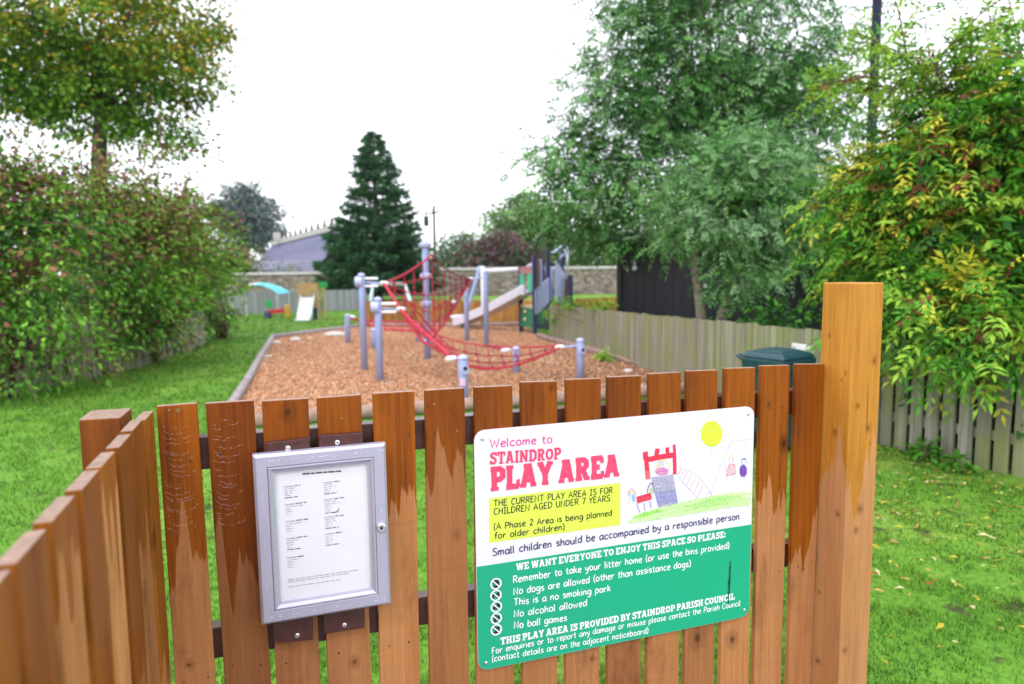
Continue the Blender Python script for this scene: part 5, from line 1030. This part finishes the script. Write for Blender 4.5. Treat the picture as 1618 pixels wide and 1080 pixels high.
m_ = MB(); m_.tube([bx(-.19, .2, zl-.08), bx(-.19, .27, zl-.05), bx(.19, .27, zl-.05), bx(.19, .2, zl-.08)], .017, 8); m_.build('handle', M['bin'], bn, smooth=True)
for sx in (-1, 1):
    m_ = MB(); m_.tube([bx(sx*.17, .16, .1), bx(sx*.215, .16, .1)], .1, 18); m_.build('wheel', M['black'], bn)
fl = np.array(RF[1])-np.array(RF[0]); fl = fl/np.linalg.norm(fl)
q = gy(1271, 550, 6.86); m_ = MB(); ang = math.atan2(fl[1], fl[0]); m_.box((q[0]-.03, q[1]-.02, q[2]), (.15, .012, .042), ang+math.pi)
wp = m_.build('wall_plate', M['whitep'], None, bevel=.006); tag(wp, 'small white plate screwed to the grey fence behind the bin', 'plate')
for s_ in (-.11, .11):
    m_ = MB(); c = np.array([q[0]-.03, q[1]-.02, q[2]]); nv = np.array([fl[1], -fl[0], 0]); nv = nv if nv[1] < 0 else -nv
    e = c+np.array([fl[0], fl[1], 0])*s_; m_.tube([e+nv*.010, e+nv*.018], .009, 8); m_.build('screw', M['black'], wp)
sh = empty('shed', (5, 12.5, 0)); tag(sh, 'black clad shed behind the grey board fence under the ash trees', 'shed')
a = gy(981, 450, 14.2); b_ = gy(1345, 450, 11.4); a2, b2 = np.array([a[0], 14.2]), np.array([b_[0], 11.4]); d = (b2-a2)/np.linalg.norm(b2-a2); nb_ = np.array([-d[1], d[0]]); H_ = 2.12
m_ = MB(); L_ = np.linalg.norm(b2-a2); k = int(L_/.2)
c4 = [a2, b2, b2+nb_*3.2, a2+nb_*3.2]; m_.hexa([(*p, -.05) for p in c4]+[(*p, H_) for p in c4])
m_.build('wall', M['shed'], sh)
m_ = MB()
for i in range(k):
    p = a2+d*((i+.5)*L_/k)-nb_*.004; m_.box((p[0], p[1], H_/2), (.028, .004, H_/2-.03), math.atan2(d[1], d[0]))
m_.build('cladding_ribs', M['shed'], sh)
m_ = MB(); p = a2-nb_*.02-d*.02; m_.box((p[0], p[1], H_/2), (.05, .03, H_/2), math.atan2(d[1], d[0])); m_.build('corner_trim', M['black'], sh)
m_ = MB(); c4 = [a2-d*.2-nb_*.25, b2+d*.2-nb_*.25, b2+d*.2+nb_*3.4, a2-d*.2+nb_*3.4]; m_.hexa([(*c4[0], H_+.002), (*c4[1], H_+.002), (*c4[2], H_+.3), (*c4[3], H_+.3), (*c4[0], H_+.07), (*c4[1], H_+.07), (*c4[2], H_+.37), (*c4[3], H_+.37)]); m_.build('roof', M['shed'], sh)
q = gy(1000, 420, 14.0); p = a2+d*.35-nb_*.05; m_ = MB(); m_.lathe((p[0], p[1], q[2]-.05), [(.03, -.04), (.055, -.01), (.05, .03), (.02, .06), (.02, .14)], 12); m_.build('bulb_lamp', M['whitep'], sh, smooth=True)
for t, h in ((2.15, 1.0),):
    p = a2+d*t-nb_*.03; m_ = MB(); m_.box((p[0], p[1], H_/2), (.03, .02, H_/2-.02), math.atan2(d[1], d[0])); m_.build('downpipe', M['black'], sh)
    p = a2+d*1.85-nb_*.05; m_ = MB(); m_.box((p[0], p[1], 1.28), (.03, .03, .04), 0); m_.build('tap_box', M['clamp'], sh)
Yl = 9.5; q = gy(1378, 200, Yl); lp = empty('lamp_post', (q[0], Yl, 0)); tag(lp, 'dark steel street lamp post rising behind the right hand shrub', 'lamp post')
m_ = MB(); m_.lathe((q[0], Yl, 0), [(.085, 0), (.085, 1.2), (.065, 1.25), (.058, 6.6)], 18); m_.build('post', M['lamp'], lp, smooth=True)
m_ = MB(); m_.tube([(q[0], Yl, 6.5), (q[0], Yl-.15, 6.75), (q[0], Yl-.7, 6.82)], .035, 8); m_.build('arm', M['lamp'], lp, smooth=True)
m_ = MB(); m_.hexa([(q[0]-.1, Yl-1.1, 6.76), (q[0]+.1, Yl-1.1, 6.76), (q[0]+.12, Yl-.6, 6.74), (q[0]-.12, Yl-.6, 6.74), (q[0]-.06, Yl-1.05, 6.84), (q[0]+.06, Yl-1.05, 6.84), (q[0]+.09, Yl-.6, 6.88), (q[0]-.09, Yl-.6, 6.88)]); m_.build('lantern', M['lamp'], lp, bevel=.02)
Yu = 66; q = gy(685.5, 330, Yu); up = empty('utility_pole', (q[0], Yu, 0)); tag(up, 'wooden utility pole with crossarm right of the conifer', 'utility pole')
m_ = MB(); m_.tube([(q[0], Yu, -.1), (q[0], Yu, gy(685, 324, Yu)[2])], [.17, .13], 10); m_.build('pole', M['tarpole'], up, smooth=True)
m_ = MB(); a, b_ = gy(671, 338, Yu-.1), gy(695, 334, Yu-.1); m_.bar(a, b_, .14, .16); m_.build('crossarm', M['tarpole'], up)
for px, py in ((672, 334), (684, 331), (695, 330)):
    c = gy(px, py, Yu-.1); m_ = MB(); m_.lathe(c, [(.05, -.12), (.09, 0), (.07, .1), (.03, .16)], 8); m_.build('insulator', M['tarpole'], up)
c = gy(673.5, 348, Yu-.2); m_ = MB(); m_.lathe(c, [(.2, -.55), (.24, -.45), (.24, .35), (.12, .45)], 10); m_.build('transformer', M['black'], up)

# ------------------------------------------------------------------ stone wall and slate roofed house
sw = empty('stone_wall', (-8, 45, 0)); tag(sw, 'long rubble stone boundary wall with pale coping behind the far fences', 'stone wall')
wl = [(-32, 44.5), (-13.5, 44.8), (-4, 45), (14, 45)]; hz_ = [1.52, 1.50, 1.66, 1.62]
for i in range(3):
    (xa, ya), (xb, yb) = wl[i], wl[i+1]; ha, hb = hz_[i], hz_[i+1]
    m_ = MB(); m_.hexa([(xa, ya, -.1), (xb, yb, -.1), (xb, yb+.45, -.1), (xa, ya+.45, -.1), (xa, ya, ha), (xb, yb, hb), (xb, yb+.45, hb), (xa, ya+.45, ha)]); m_.build('wall_run', M['rubble'], sw)
    m_ = MB(); m_.hexa([(xa, ya-.08, ha+.002), (xb, yb-.08, hb+.002), (xb, yb+.53, hb+.002), (xa, ya+.53, ha+.002), (xa, ya-.04, ha+.16), (xb, yb-.04, hb+.16), (xb, yb+.5, hb+.16), (xa, ya+.5, ha+.16)]); m_.build('coping', M['ridge'], sw)
hs = empty('house', (-18, 62, 0)); tag(hs, 'stone house with long slate roof and spiky ridge left of the conifer', 'house')
rR, rL = gy(540, 361.5, 51), gy(431, 388, 74); eR, eL = gy(508, 414, 49.5), gy(405, 417, 72); 
rR[2] = 4.75; 
back = lambda e, r: np.array([2*r[0]-e[0], 2*r[1]-e[1], e[2]])
eR2 = np.array([rR[0]+1.9, rR[1]-2.2, 2.6]) if False else None
vR = gy(521, 401, 50.2)
dn = unit(np.array([rL[0]-rR[0], rL[1]-rR[1], 0])); perp = np.array([dn[1], -dn[0], 0]); perp = perp if perp[1] < 0 or perp[0] < 0 else -perp
up_ = np.array([0, 0, .12])
m_ = MB(); m_.extr([eL, eR, vR, rR, rL], up_); m_.build('roof', M['slate'], hs)
bR, bL = rR+np.array([3.0, 3.2, -2.2]), rL+np.array([3.0, 3.2, -2.2]); m_ = MB(); m_.extr([rL, rR, bR, bL], up_); m_.build('roof', M['slate'], hs)
m_ = MB(); m_.bar(rL+np.array([0, 0, .22]), rR+np.array([0, 0, .22]), .4, .45); m_.build('ridge', M['ridge'], hs)
for i in range(13):
    c = rL+(rR-rL)*(i+.3)/12.6+np.array([0, 0, .42]); m_ = MB(); m_.lathe(c, [(.16, 0), (.17, .18), (.08, .28), (.12, .38), (.03, .62)], 8); m_.build('finial', M['tarpole'], hs)
c = rL+(rR-rL)*.16; m_ = MB(); m_.box(c+np.array([-.2, -.5, .75]), (.34, .3, .36), .4); m_.build('chimney', M['ridge'], hs)
l0, l1_, l2_, l3_ = gy(395, 429, 71), gy(496, 430, 49.2), gy(496, 413, 49.8), gy(400, 414, 72); m_ = MB(); m_.extr([l0, l1_, l2_, l3_], up_); m_.build('lean_to_roof', M['slate2'], hs)
g0 = eR+np.array([.3, .35, 0]); m_ = MB(); m_.extr([(g0[0], g0[1], -.05), (g0[0]+2.3, g0[1]+1.6, -.05), (vR[0]+1.6, vR[1]+1.6, 3.4), (vR[0], vR[1]+.4, vR[2]-.1), (g0[0], g0[1], g0[2]-.05)], (-.15, .25, 0)); m_.build('gable_wall', M['rubble'], hs)
m_ = MB(); fwv = np.array([eL[0], eL[1]+.6, 0]); m_.extr([(g0[0], g0[1]+.2, -.05), (g0[0], g0[1]+.2, 2.5), (eL[0]+.3, eL[1]+.6, 2.7), (eL[0]+.3, eL[1]+.6, -.05)], (.3, .3, 0)); m_.build('side_wall', M['rubble'], hs)

# ------------------------------------------------------------------ trees and shrubs
def T_at(px, py, Y): return gy(px, py, Y)
def blob(px, py, Y, rx, rz, ry=None): return (T_at(px, py, Y), (rx*Y/FPX, (ry or rx)*Y/FPX, rz*Y/FPX))
def plant(name, loc, label, cat, group=None): return tag(empty(name, (loc[0], loc[1], 0)), label, cat, group)
# autumn maple, top left
Ym = 17.5; base = T_at(160, 420, Ym); mp = plant('maple_tree', base, 'large maple tree turning orange, standing behind the left hedge', 'tree', 'trees round the play area')
bl = [blob(150, 30, Ym, 185, 105), blob(40, 95, Ym, 140, 95), blob(250, 95, Ym, 100, 80), blob(110, 145, Ym, 120, 55), blob(235, 155, Ym, 70, 48), blob(-60, 60, Ym, 120, 125), blob(180, -80, Ym, 170, 90), blob(305, 50, Ym, 45, 60), blob(245, 205, Ym, 38, 26), blob(90, 185, Ym, 55, 28), blob(272, 222, Ym, 34, 24), blob(40, 205, Ym, 45, 22), blob(200, 200, Ym, 30, 22)]
C = foliage('crown', mp, bl, 400, 92, .112, .10, [L['maple'], L['mapledk'], L['mapleyl'], L['mapleor']], [.66, .26, .06, .02], 21, cr=.33, shell=.35, stray=.12, shoots=30, slen=.6,
            zones=lambda B, lm, R: np.where((B[:, 2]+.35*(B[:, 0]+10.5) > 6.6+1.4*R.rand(len(B))) & (R.rand(len(B)) < .42), np.where(R.rand(len(B)) < .22, 3, 2), lm))
m_ = MB(); tp = [(base[0]+.02, Ym, -.1), (base[0], Ym, 2.5), T_at(157, 235, Ym), T_at(162, 150, Ym), T_at(158, 60, Ym)]; m_.tube(tp, [.26, .21, .18, .13, .07], 10); limbs(m_, T_at(160, 180, Ym), C, 30, .07, 4, .012); m_.build('trunk', M['bark'], mp, smooth=True)
# left hedge shrubs
def shrub(label, blobs, nc, per, ln, wd, mats, wts, seed, cr, stems, name='elder_shrub', cat='shrub', group='shrubs along the left edge', pinnate=0, zones=None, shell=.32, tw=18, stray=.25, shoots=110, slen=1.0):
    b0 = blobs[0][0]; s_ = plant(name, b0, label, cat, group); C = foliage('foliage', s_, blobs, nc, per, ln, wd, mats, wts, seed, cr, pinnate, shell, .35, zones, stray, shoots, slen, .42)
    m_ = MB(); R_ = np.random.RandomState(seed)
    for (sx, sy) in stems: limbs(m_, (sx, sy, 0), C, tw, .035, seed+int(abs(sx)*10), .006, .08, .6)
    fr = np.array([q for q in C if q[2] > .6]); fr = fr[np.argsort(fr[:, 1]-.6*fr[:, 0])][:90]
    for k in range(16):
        e = fr[R_.randint(len(fr))]+np.array([.1, -.22, 0]); a = np.array([e[0]-.5+R_.normal()*.5, e[1]+.5, .15]); mm = (a+e)/2+np.array([.1, -.15, .5]); m_.tube([(1-t)**2*a+2*t*(1-t)*mm+t*t*e for t in np.linspace(0, 1, 7)], list(np.linspace(.013, .004, 7)), 5)
    m_.build('stems', M['twig'], s_, smooth=True); return s_
EM = [L['eld'], L['eldlt'], L['elddk'], L['berry'], L['russet'], L['olive']]
def zone_top(z0, amt):
    def f(B, lm, R):
        k = np.clip((B[:, 2]-z0)/1.2, 0, 1); r = R.rand(len(B)); return np.where(r < k*amt, np.where(R.rand(len(B)) < .22, 3, np.where(R.rand(len(B)) < .42, 4, 5)), lm)
    return f
shrub('near elder shrub with dark berries at the far left frame edge', [blob(20, 380, 9.6, 150, 125, 90), blob(-90, 400, 9.2, 150, 150, 110), blob(60, 470, 9.0, 80, 60, 50), blob(105, 340, 10.0, 90, 62, 90), blob(-10, 318, 9.8, 120, 42, 80), blob(30, 590, 8.9, 65, 42, 40), blob(-40, 540, 9.0, 80, 60, 40), blob(110, 560, 9.6, 40, 30, 30), blob(55, 272, 9.9, 42, 26, 40), blob(75, 500, 8.8, 45, 30, 30)],
      200, 66, .10, .054, EM, [.30, .38, .14, .07, .05, .06], 31, .28, [(-6.9, 9.3), (-7.4, 9.8)], zones=zone_top(2.0, .5))
shrub('broad shrub with russet and olive top over the grey picket fence', [blob(185, 400, 12.0, 105, 125, 90), blob(225, 350, 12.5, 75, 68, 80), blob(150, 322, 12.2, 80, 45, 70), blob(195, 490, 11.4, 75, 60, 60), blob(250, 420, 12.8, 70, 100, 80), blob(245, 510, 12.4, 45, 48, 40), blob(245, 285, 12.6, 30, 34, 30), blob(165, 268, 12.4, 26, 22, 30), blob(225, 455, 11.3, 40, 35, 40)],
      200, 66, .105, .058, EM, [.32, .42, .12, .02, .03, .09], 32, .33, [(-6.9, 11.6), (-6.6, 12.6)], zones=zone_top(1.3, .55))
shrub('green shrub at the far end of the left hedge beside the lawn', [blob(290, 420, 16.5, 58, 90, 70), blob(322, 440, 17.5, 30, 62, 50), blob(290, 470, 15.5, 60, 48, 50), blob(260, 360, 15.5, 50, 55, 50), blob(275, 318, 15.5, 26, 28, 30), blob(332, 500, 17.5, 20, 22, 30)],
      180, 56, .12, .066, EM, [.38, .38, .12, .01, .03, .08], 33, .28, [(-7.4, 16.0), (-7.2, 17.2)], zones=zone_top(2.3, .55))
# ash trees on the right
AM = [L['ash'], L['ashlt'], L['ashdk'], L['ashgrey']]
Ya = 14.5; base = T_at(1180, 500, Ya); at_ = plant('ash_tree', base, 'tall ash tree filling the sky above the black shed', 'tree', 'trees round the play area')
bl = [blob(1080, 90, Ya, 145, 120), blob(1200, 60, Ya+.6, 150, 110), blob(990, 160, Ya, 90, 100), blob(920, 260, Ya-.5, 80, 75), blob(1010, 280, Ya-.6, 115, 90), blob(1140, 220, Ya, 150, 120), blob(1250, 220, Ya+.5, 100, 140), blob(910, 348, Ya-.8, 62, 40), blob(1000, 340, Ya-1, 75, 34), blob(1048, 425, Ya-1.5, 18, 20), blob(1240, 360, Ya+.6, 110, 60), blob(1080, -60, Ya, 160, 80), blob(868, 245, Ya-.4, 40, 26), blob(1020, 30, Ya, 60, 60), blob(1290, 120, Ya+1, 45, 100)]
C = foliage('crown', at_, bl, 860, 15, .23, .115, AM, [.44, .22, .22, .12], 41, cr=.32, pinnate=3, shell=.42, droop=.45, stray=.12, shoots=60, slen=.6)
m_ = MB(); m_.tube([(base[0], Ya, -.1), T_at(1176, 450, Ya), T_at(1165, 330, Ya), T_at(1120, 200, Ya), T_at(1085, 110, Ya), T_at(1075, 20, Ya)], [.24, .20, .16, .12, .07, .03], 10)
limbs(m_, T_at(1165, 330, Ya), C, 22, .07, 8, .012); limbs(m_, T_at(1100, 150, Ya), C, 18, .05, 9, .01); m_.build('trunk', M['bark'], at_, smooth=True)
Yy = 10.6; base = T_at(1112, 500, Yy); yt = plant('ash_tree', base, 'younger pale green ash with two leaning stems in front of the black shed', 'tree', 'trees round the play area')
bl = [blob(1150, 325, Yy, 90, 75), blob(1140, 365, Yy, 55, 28), blob(1225, 375, Yy+.3, 50, 42), blob(1170, 260, Yy+.2, 75, 55), blob(1230, 310, Yy+.3, 65, 85), blob(1070, 365, Yy-.2, 36, 22), blob(1170, 425, Yy-.3, 30, 24)]
C = foliage('crown', yt, bl, 300, 22, .15, .070, AM, [.20, .32, .04, .44], 43, cr=.24, pinnate=3, shell=.5, droop=.55, stray=.15)
m_ = MB(); m_.tube([(base[0]+.02, Yy, .2), T_at(1107, 490, Yy), T_at(1098, 415, Yy), T_at(1110, 340, Yy), T_at(1130, 280, Yy)], [.085, .075, .065, .045, .02], 9); m_.tube([(base[0]+.2, Yy, .2), T_at(1140, 500, Yy), T_at(1156, 460, Yy), T_at(1175, 380, Yy), T_at(1190, 300, Yy)], [.085, .08, .07, .045, .02], 9)
limbs(m_, T_at(1110, 340, Yy), C, 12, .03, 3, .006); limbs(m_, T_at(1175, 380, Yy), C, 12, .03, 5, .006); m_.build('trunk', M['barkpale'], yt, smooth=True)
# yellowing shrub on the right, hanging over the fence
NM = [L['nan'], L['nanlt'], L['nanyl'], L['nanrd'], L['nandk']]
Yn = 6.6
def nz(B, lm, R):
    r = R.rand(len(B)); k = np.clip((B[:, 2]-1.0)/2.2, 0, 1); lm = np.where(r < .03+.09*k, 2, lm); lm = np.where((r > .994), 3, lm); return lm
bl = [blob(1560, 320, Yn, 150, 160, 90), blob(1480, 350, Yn+.2, 100, 110, 80), blob(1600, 215, Yn+.2, 95, 85, 90), blob(1525, 480, Yn-.5, 95, 80, 60), blob(1600, 520, Yn-.9, 75, 80, 50), blob(1400, 385, Yn+.5, 55, 70, 60), blob(1535, 265, Yn+.3, 100, 62, 90), blob(1450, 460, Yn, 50, 60, 50), blob(1375, 300, Yn+.8, 40, 34, 50), blob(1500, 160, Yn+.4, 45, 45, 60), blob(1540, 520, Yn-1.2, 75, 42, 30), blob(1605, 535, Yn-1.3, 40, 35, 30), blob(1475, 505, Yn-.9, 42, 34, 30), blob(1515, 495, 5.35, 75, 42, 25), blob(1595, 515, 4.95, 62, 42, 25), blob(1445, 475, 5.9, 38, 42, 25)]
s_ = plant('yellowing_shrub', (4.9, 6.8), 'large yellowing shrub with feathery leaves hanging over the right fence', 'shrub')
C = foliage('foliage', s_, bl, 760, 10, .215, .078, NM, [.42, .34, .05, .02, .17], 51, cr=.21, pinnate=3, shell=.38, droop=.35, zones=nz, stray=.2, shoots=60, slen=.4)
C2 = foliage('upper_sprays', s_, [blob(1560, 40, Yn+.2, 100, 80, 60), blob(1450, 90, Yn+.4, 50, 90, 50), blob(1610, 130, Yn, 60, 90, 60), blob(1400, 230, Yn+.5, 55, 80, 50)], 60, 5, .17, .07, NM, [.42, .34, .10, .06, .08], 52, cr=.22, pinnate=3, shell=.2, droop=.3, shoots=45, slen=.6)
foliage('shade_foliage', s_, [blob(1730, 330, 6.2, 130, 190, 90), blob(1880, 340, 5.4, 140, 220, 110), blob(2150, 330, 4.6, 200, 260, 140), blob(1760, 500, 5.6, 90, 90, 60)], 300, 30, .16, .075, NM[:2]+[L['nandk']], [.5, .2, .3], 57, cr=.3, shell=.3)  # unseen growth added past the frame edge to shade the right lawn
m_ = MB(); limbs(m_, (5.1, 6.9, .6), C2, 26, .02, 7, .004, .2, .6, 7)
for sx, sy in ((4.6, 7.0), (5.1, 6.6), (5.5, 7.1)): limbs(m_, (sx, sy, 0), C, 26, .03, int(sx*10), .004, .1, .8, 7)
m_.build('stems', M['twig'], s_, smooth=True)
# dark bush behind the right fence, low clumps added to darken the board gaps
s_ = plant('laurel_bush', (5, 8.6), 'dark green bush behind the grey board fence, low clumps added to darken its gaps', 'shrub')
bl = [blob(1245, 505, 8.6, 40, 20), blob(1200, 508, 8.9, 22, 14), blob(1370, 480, 8.8, 45, 50), (np.array([4.15, 6.2, .5]), (.5, .5, .5)), (np.array([4.7, 5.4, .5]), (.5, .6, .5)), (np.array([5.4, 4.4, .5]), (.6, .7, .5)), (np.array([3.9, 7.0, .5]), (.5, .5, .5))]
C = foliage('foliage', s_, bl, 260, 30, .11, .06, [L['nan'], L['elddk'], L['nandk']], [.25, .45, .30], 53, cr=.20); m_ = MB(); limbs(m_, (5, 8.8, 0), C, 12, .03, 2, .005); m_.build('stems', M['twig'], s_, smooth=True)
s_ = plant('climbing_weed', (1.9, 12.5), 'bright green weeds growing along the top of the far grey fence', 'weeds')
bl = [blob(905, 480, 14.4, 20, 5), blob(945, 483, 13.2, 24, 5), blob(885, 478, 15, 12, 5), blob(968, 487, 12.6, 10, 4), blob(868, 500, 15.4, 6, 14)]
C = foliage('foliage', s_, bl, 50, 10, .08, .05, [L['eldlt'], L['nanlt'], L['nan']], [.55, .25, .2], 54, cr=.06); m_ = MB(); limbs(m_, (1.75, 13.2, .5), C, 10, .015, 2, .004); m_.build('stems', M['twig'], s_, smooth=True)
for k, (px, py, lab) in enumerate(((1462, 706, 'leafy green weed at the foot of the grey fence, the taller of two'), (1520, 722, 'low round leaved weed at the foot of the grey fence, the right one'), (960, 572, 'small bright fern beside the round log of the bark pit'))):
    c = gz(px, py); c = c*(.93 if k < 2 else 1.0); s_ = plant('weed', c, lab, 'weed', 'weeds by the grey fence'); sc_ = c[1]/6*.78 if k < 2 else .9
    C = foliage('leaves', s_, [((c[0], c[1], .09*sc_), (.13*sc_, .10*sc_, .09*sc_))], 16, 9, .085*sc_, .05*sc_, [L['eld'] if k < 2 else L['eldlt'], L['nan'] if k < 2 else L['nanlt']], [.5, .5], 60+k, cr=.05*sc_)
    m_ = MB(); limbs(m_, (c[0], c[1], 0), C, 8, .005, 2, .002); m_.build('stems', M['twig'], s_)
# conifer
Yf = 38; base = T_at(598, 470, Yf); cf = plant('conifer_tree', base, 'dark spruce tree with gappy layered branches behind the climbing net', 'tree', 'trees round the play area')
R = np.random.RandomState(77); ztop = T_at(594, 207, Yf)[2]; Bs = []; Ds = []; Ns = []; Ls = []; Ws = []; mi = []; m_ = MB(); m_.tube([(base[0], Yf, -.1), (base[0], Yf, 5), (base[0], Yf, ztop)], [.26, .16, .02], 8)
for k in range(820):
    f = R.rand()**1.3; z = .7+(ztop-.75)*f; ln = 3.2*(1-f)**.74*(.34+.72*R.rand()**.8)+.10; az = R.rand()*6.283
    if .30 < f < .58 and (R.rand() < .22): continue
    d = np.array([math.cos(az), math.sin(az), 0]); P = []
    for t in np.linspace(0, 1, 7): P.append(np.array([base[0], Yf, z])+d*ln*t+np.array([0, 0, -ln*.34*t+ln*.40*t*t]))
    m_.tube(P, list(np.linspace(.035*(1-f)+.01, .005, 7)), 4, cap=False); nn = int(10+20*ln)
    for j in range(nn):
        t = .25+.78*R.rand()**.55; t = min(t, .999); i = min(5, int(t*6)); q = P[i]+(P[i+1]-P[i])*(t*6-i); sd_ = np.array([-d[1], d[0], 0])*R.choice((-1, 1))
        Bs.append(q+R.normal(size=3)*.04); Ds.append(d*.8+sd_*(1.1*R.rand())+np.array([0, 0, -.8*R.rand()+.35])); Ns.append(np.array([0, 0, 1])+R.normal(size=3)*.7); Ls.append((.28+.32*R.rand())*(.55+.5*ln/3)); Ws.append(.05+.05*R.rand()); mi.append(R.choice(3, p=[.5, .25, .25]))
V, T = leaf_geo(np.array(Bs), np.array(Ds), np.array(Ns), Ls, Ws); tri_mesh('crown', V, T, np.repeat(mi, 2), [L['fir'], L['firlt'], L['firdk']], cf); m_.build('trunk', M['bark'], cf, smooth=True)
# distant trees
def far_tree(label, Y, blobs, nc, per, ln, mats, wts, seed, cr, trunk_px, name='distant_tree', shell=.4, stray=.25):
    b0 = T_at(trunk_px, 430, Y); t_ = plant(name, b0, label, 'tree', 'trees beyond the stone wall'); C = foliage('crown', t_, [blob(*q) for q in blobs], nc, per, ln, ln*.62, mats, wts, seed, cr, shell=shell, stray=stray)
    top = max(q[0][2] for q in [blob(*q) for q in blobs]); m_ = MB(); m_.tube([(b0[0], Y, -.1), (b0[0], Y, top*.5), (b0[0]+.2, Y, top*.95)], [.38, .28, .06], 8); limbs(m_, (b0[0], Y, top*.4), C, 22, .12, seed, .02, .1, 1.2); m_.build('trunk', M['bark'], t_, smooth=True); return t_
far_tree('broad tree with bluish haze put into its leaf colour, standing alone left of the slate roofed house', 82, [(388, 330, 82, 48, 34), (365, 345, 82, 30, 26), (410, 350, 82, 32, 34), (390, 375, 82, 46, 24), (345, 322, 82, 16, 12), (425, 372, 82, 16, 14), (390, 304, 82, 28, 14)], 210, 46, .42, [L['far'], L['fardk']], [.55, .45], 61, .75, 392, shell=.35)
far_tree('pale green round tree behind the play tower', 60, [(822, 345, 60, 42, 28), (800, 372, 60, 36, 30), (850, 370, 60, 48, 40), (785, 355, 60, 16, 14), (835, 325, 60, 26, 14)], 150, 44, .36, [L['pale'], L['palelt'], L['mid']], [.5, .3, .2], 62, .6, 820)
far_tree('purple leaved bush behind the stone wall and the net', 50, [(775, 402, 50, 42, 28), (805, 395, 50, 34, 26), (745, 410, 50, 30, 20), (830, 408, 50, 28, 22)], 130, 44, .26, [L['purp'], L['purpdk'], L['mid']], [.5, .36, .14], 63, .5, 785, 'purple_bush')
far_tree('thin green trees right of the utility pole above the wall', 56, [(712, 405, 56, 22, 30), (735, 395, 56, 20, 24), (700, 420, 56, 24, 14), (760, 385, 56, 12, 14)], 70, 40, .3, [L['mid'], L['far'], L['pale']], [.5, .3, .2], 64, .5, 712)
far_tree('mid green tree mass behind the play tower posts', 54, [(880, 400, 54, 44, 34), (920, 395, 54, 46, 44), (955, 400, 54, 40, 40), (850, 412, 54, 30, 20), (990, 390, 54, 40, 50)], 190, 44, .32, [L['mid'], L['pale'], L['elddk']], [.5, .25, .25], 65, .55, 925)
far_tree('dull brown bush behind the left wall beside the canopy', 52, [(372, 412, 52, 26, 22), (350, 415, 52, 22, 24), (330, 420, 52, 20, 20), (455, 424, 52, 10, 7)], 70, 36, .26, [L['olive'], L['russet'], L['mid']], [.4, .2, .4], 66, .5, 362, 'distant_bush')
far_tree('dark hedge trees far beyond the maple at the left', 60, [(40, 380, 60, 120, 60), (180, 390, 60, 100, 50), (270, 400, 60, 70, 40)], 160, 40, .4, [L['mid'], L['far']], [.6, .4], 67, .8, 140)
far_tree('dark trees behind the ash and the shed', 32, [(1180, 400, 32, 130, 60), (1350, 370, 32, 150, 80), (1550, 390, 32, 200, 90)], 300, 40, .3, [L['ashdk'], L['mid'], L['elddk']], [.5, .2, .3], 68, .7, 1300)

# ------------------------------------------------------------------ damp air between here and the far trees
m_ = MB(); m_.box((0, 58, 7.5), (70, 66, 8.5)); hz = m_.build('haze', [bpy.data.materials.new('haze_air')], None); tag(hz, kind='stuff', label='thin pale damp haze over the whole place', cat='haze')
hm = hz.data.materials[0]; hm.use_nodes = True; t_ = hm.node_tree; t_.nodes.remove(t_.nodes['Principled BSDF'])
pv = t_.nodes.new('ShaderNodeVolumePrincipled'); pv.inputs['Color'].default_value = (.80, .86, 1, 1); pv.inputs['Density'].default_value = .00022; t_.links.new(pv.outputs[0], t_.nodes['Material Output'].inputs['Volume'])
SC.cycles.volume_bounces = 1
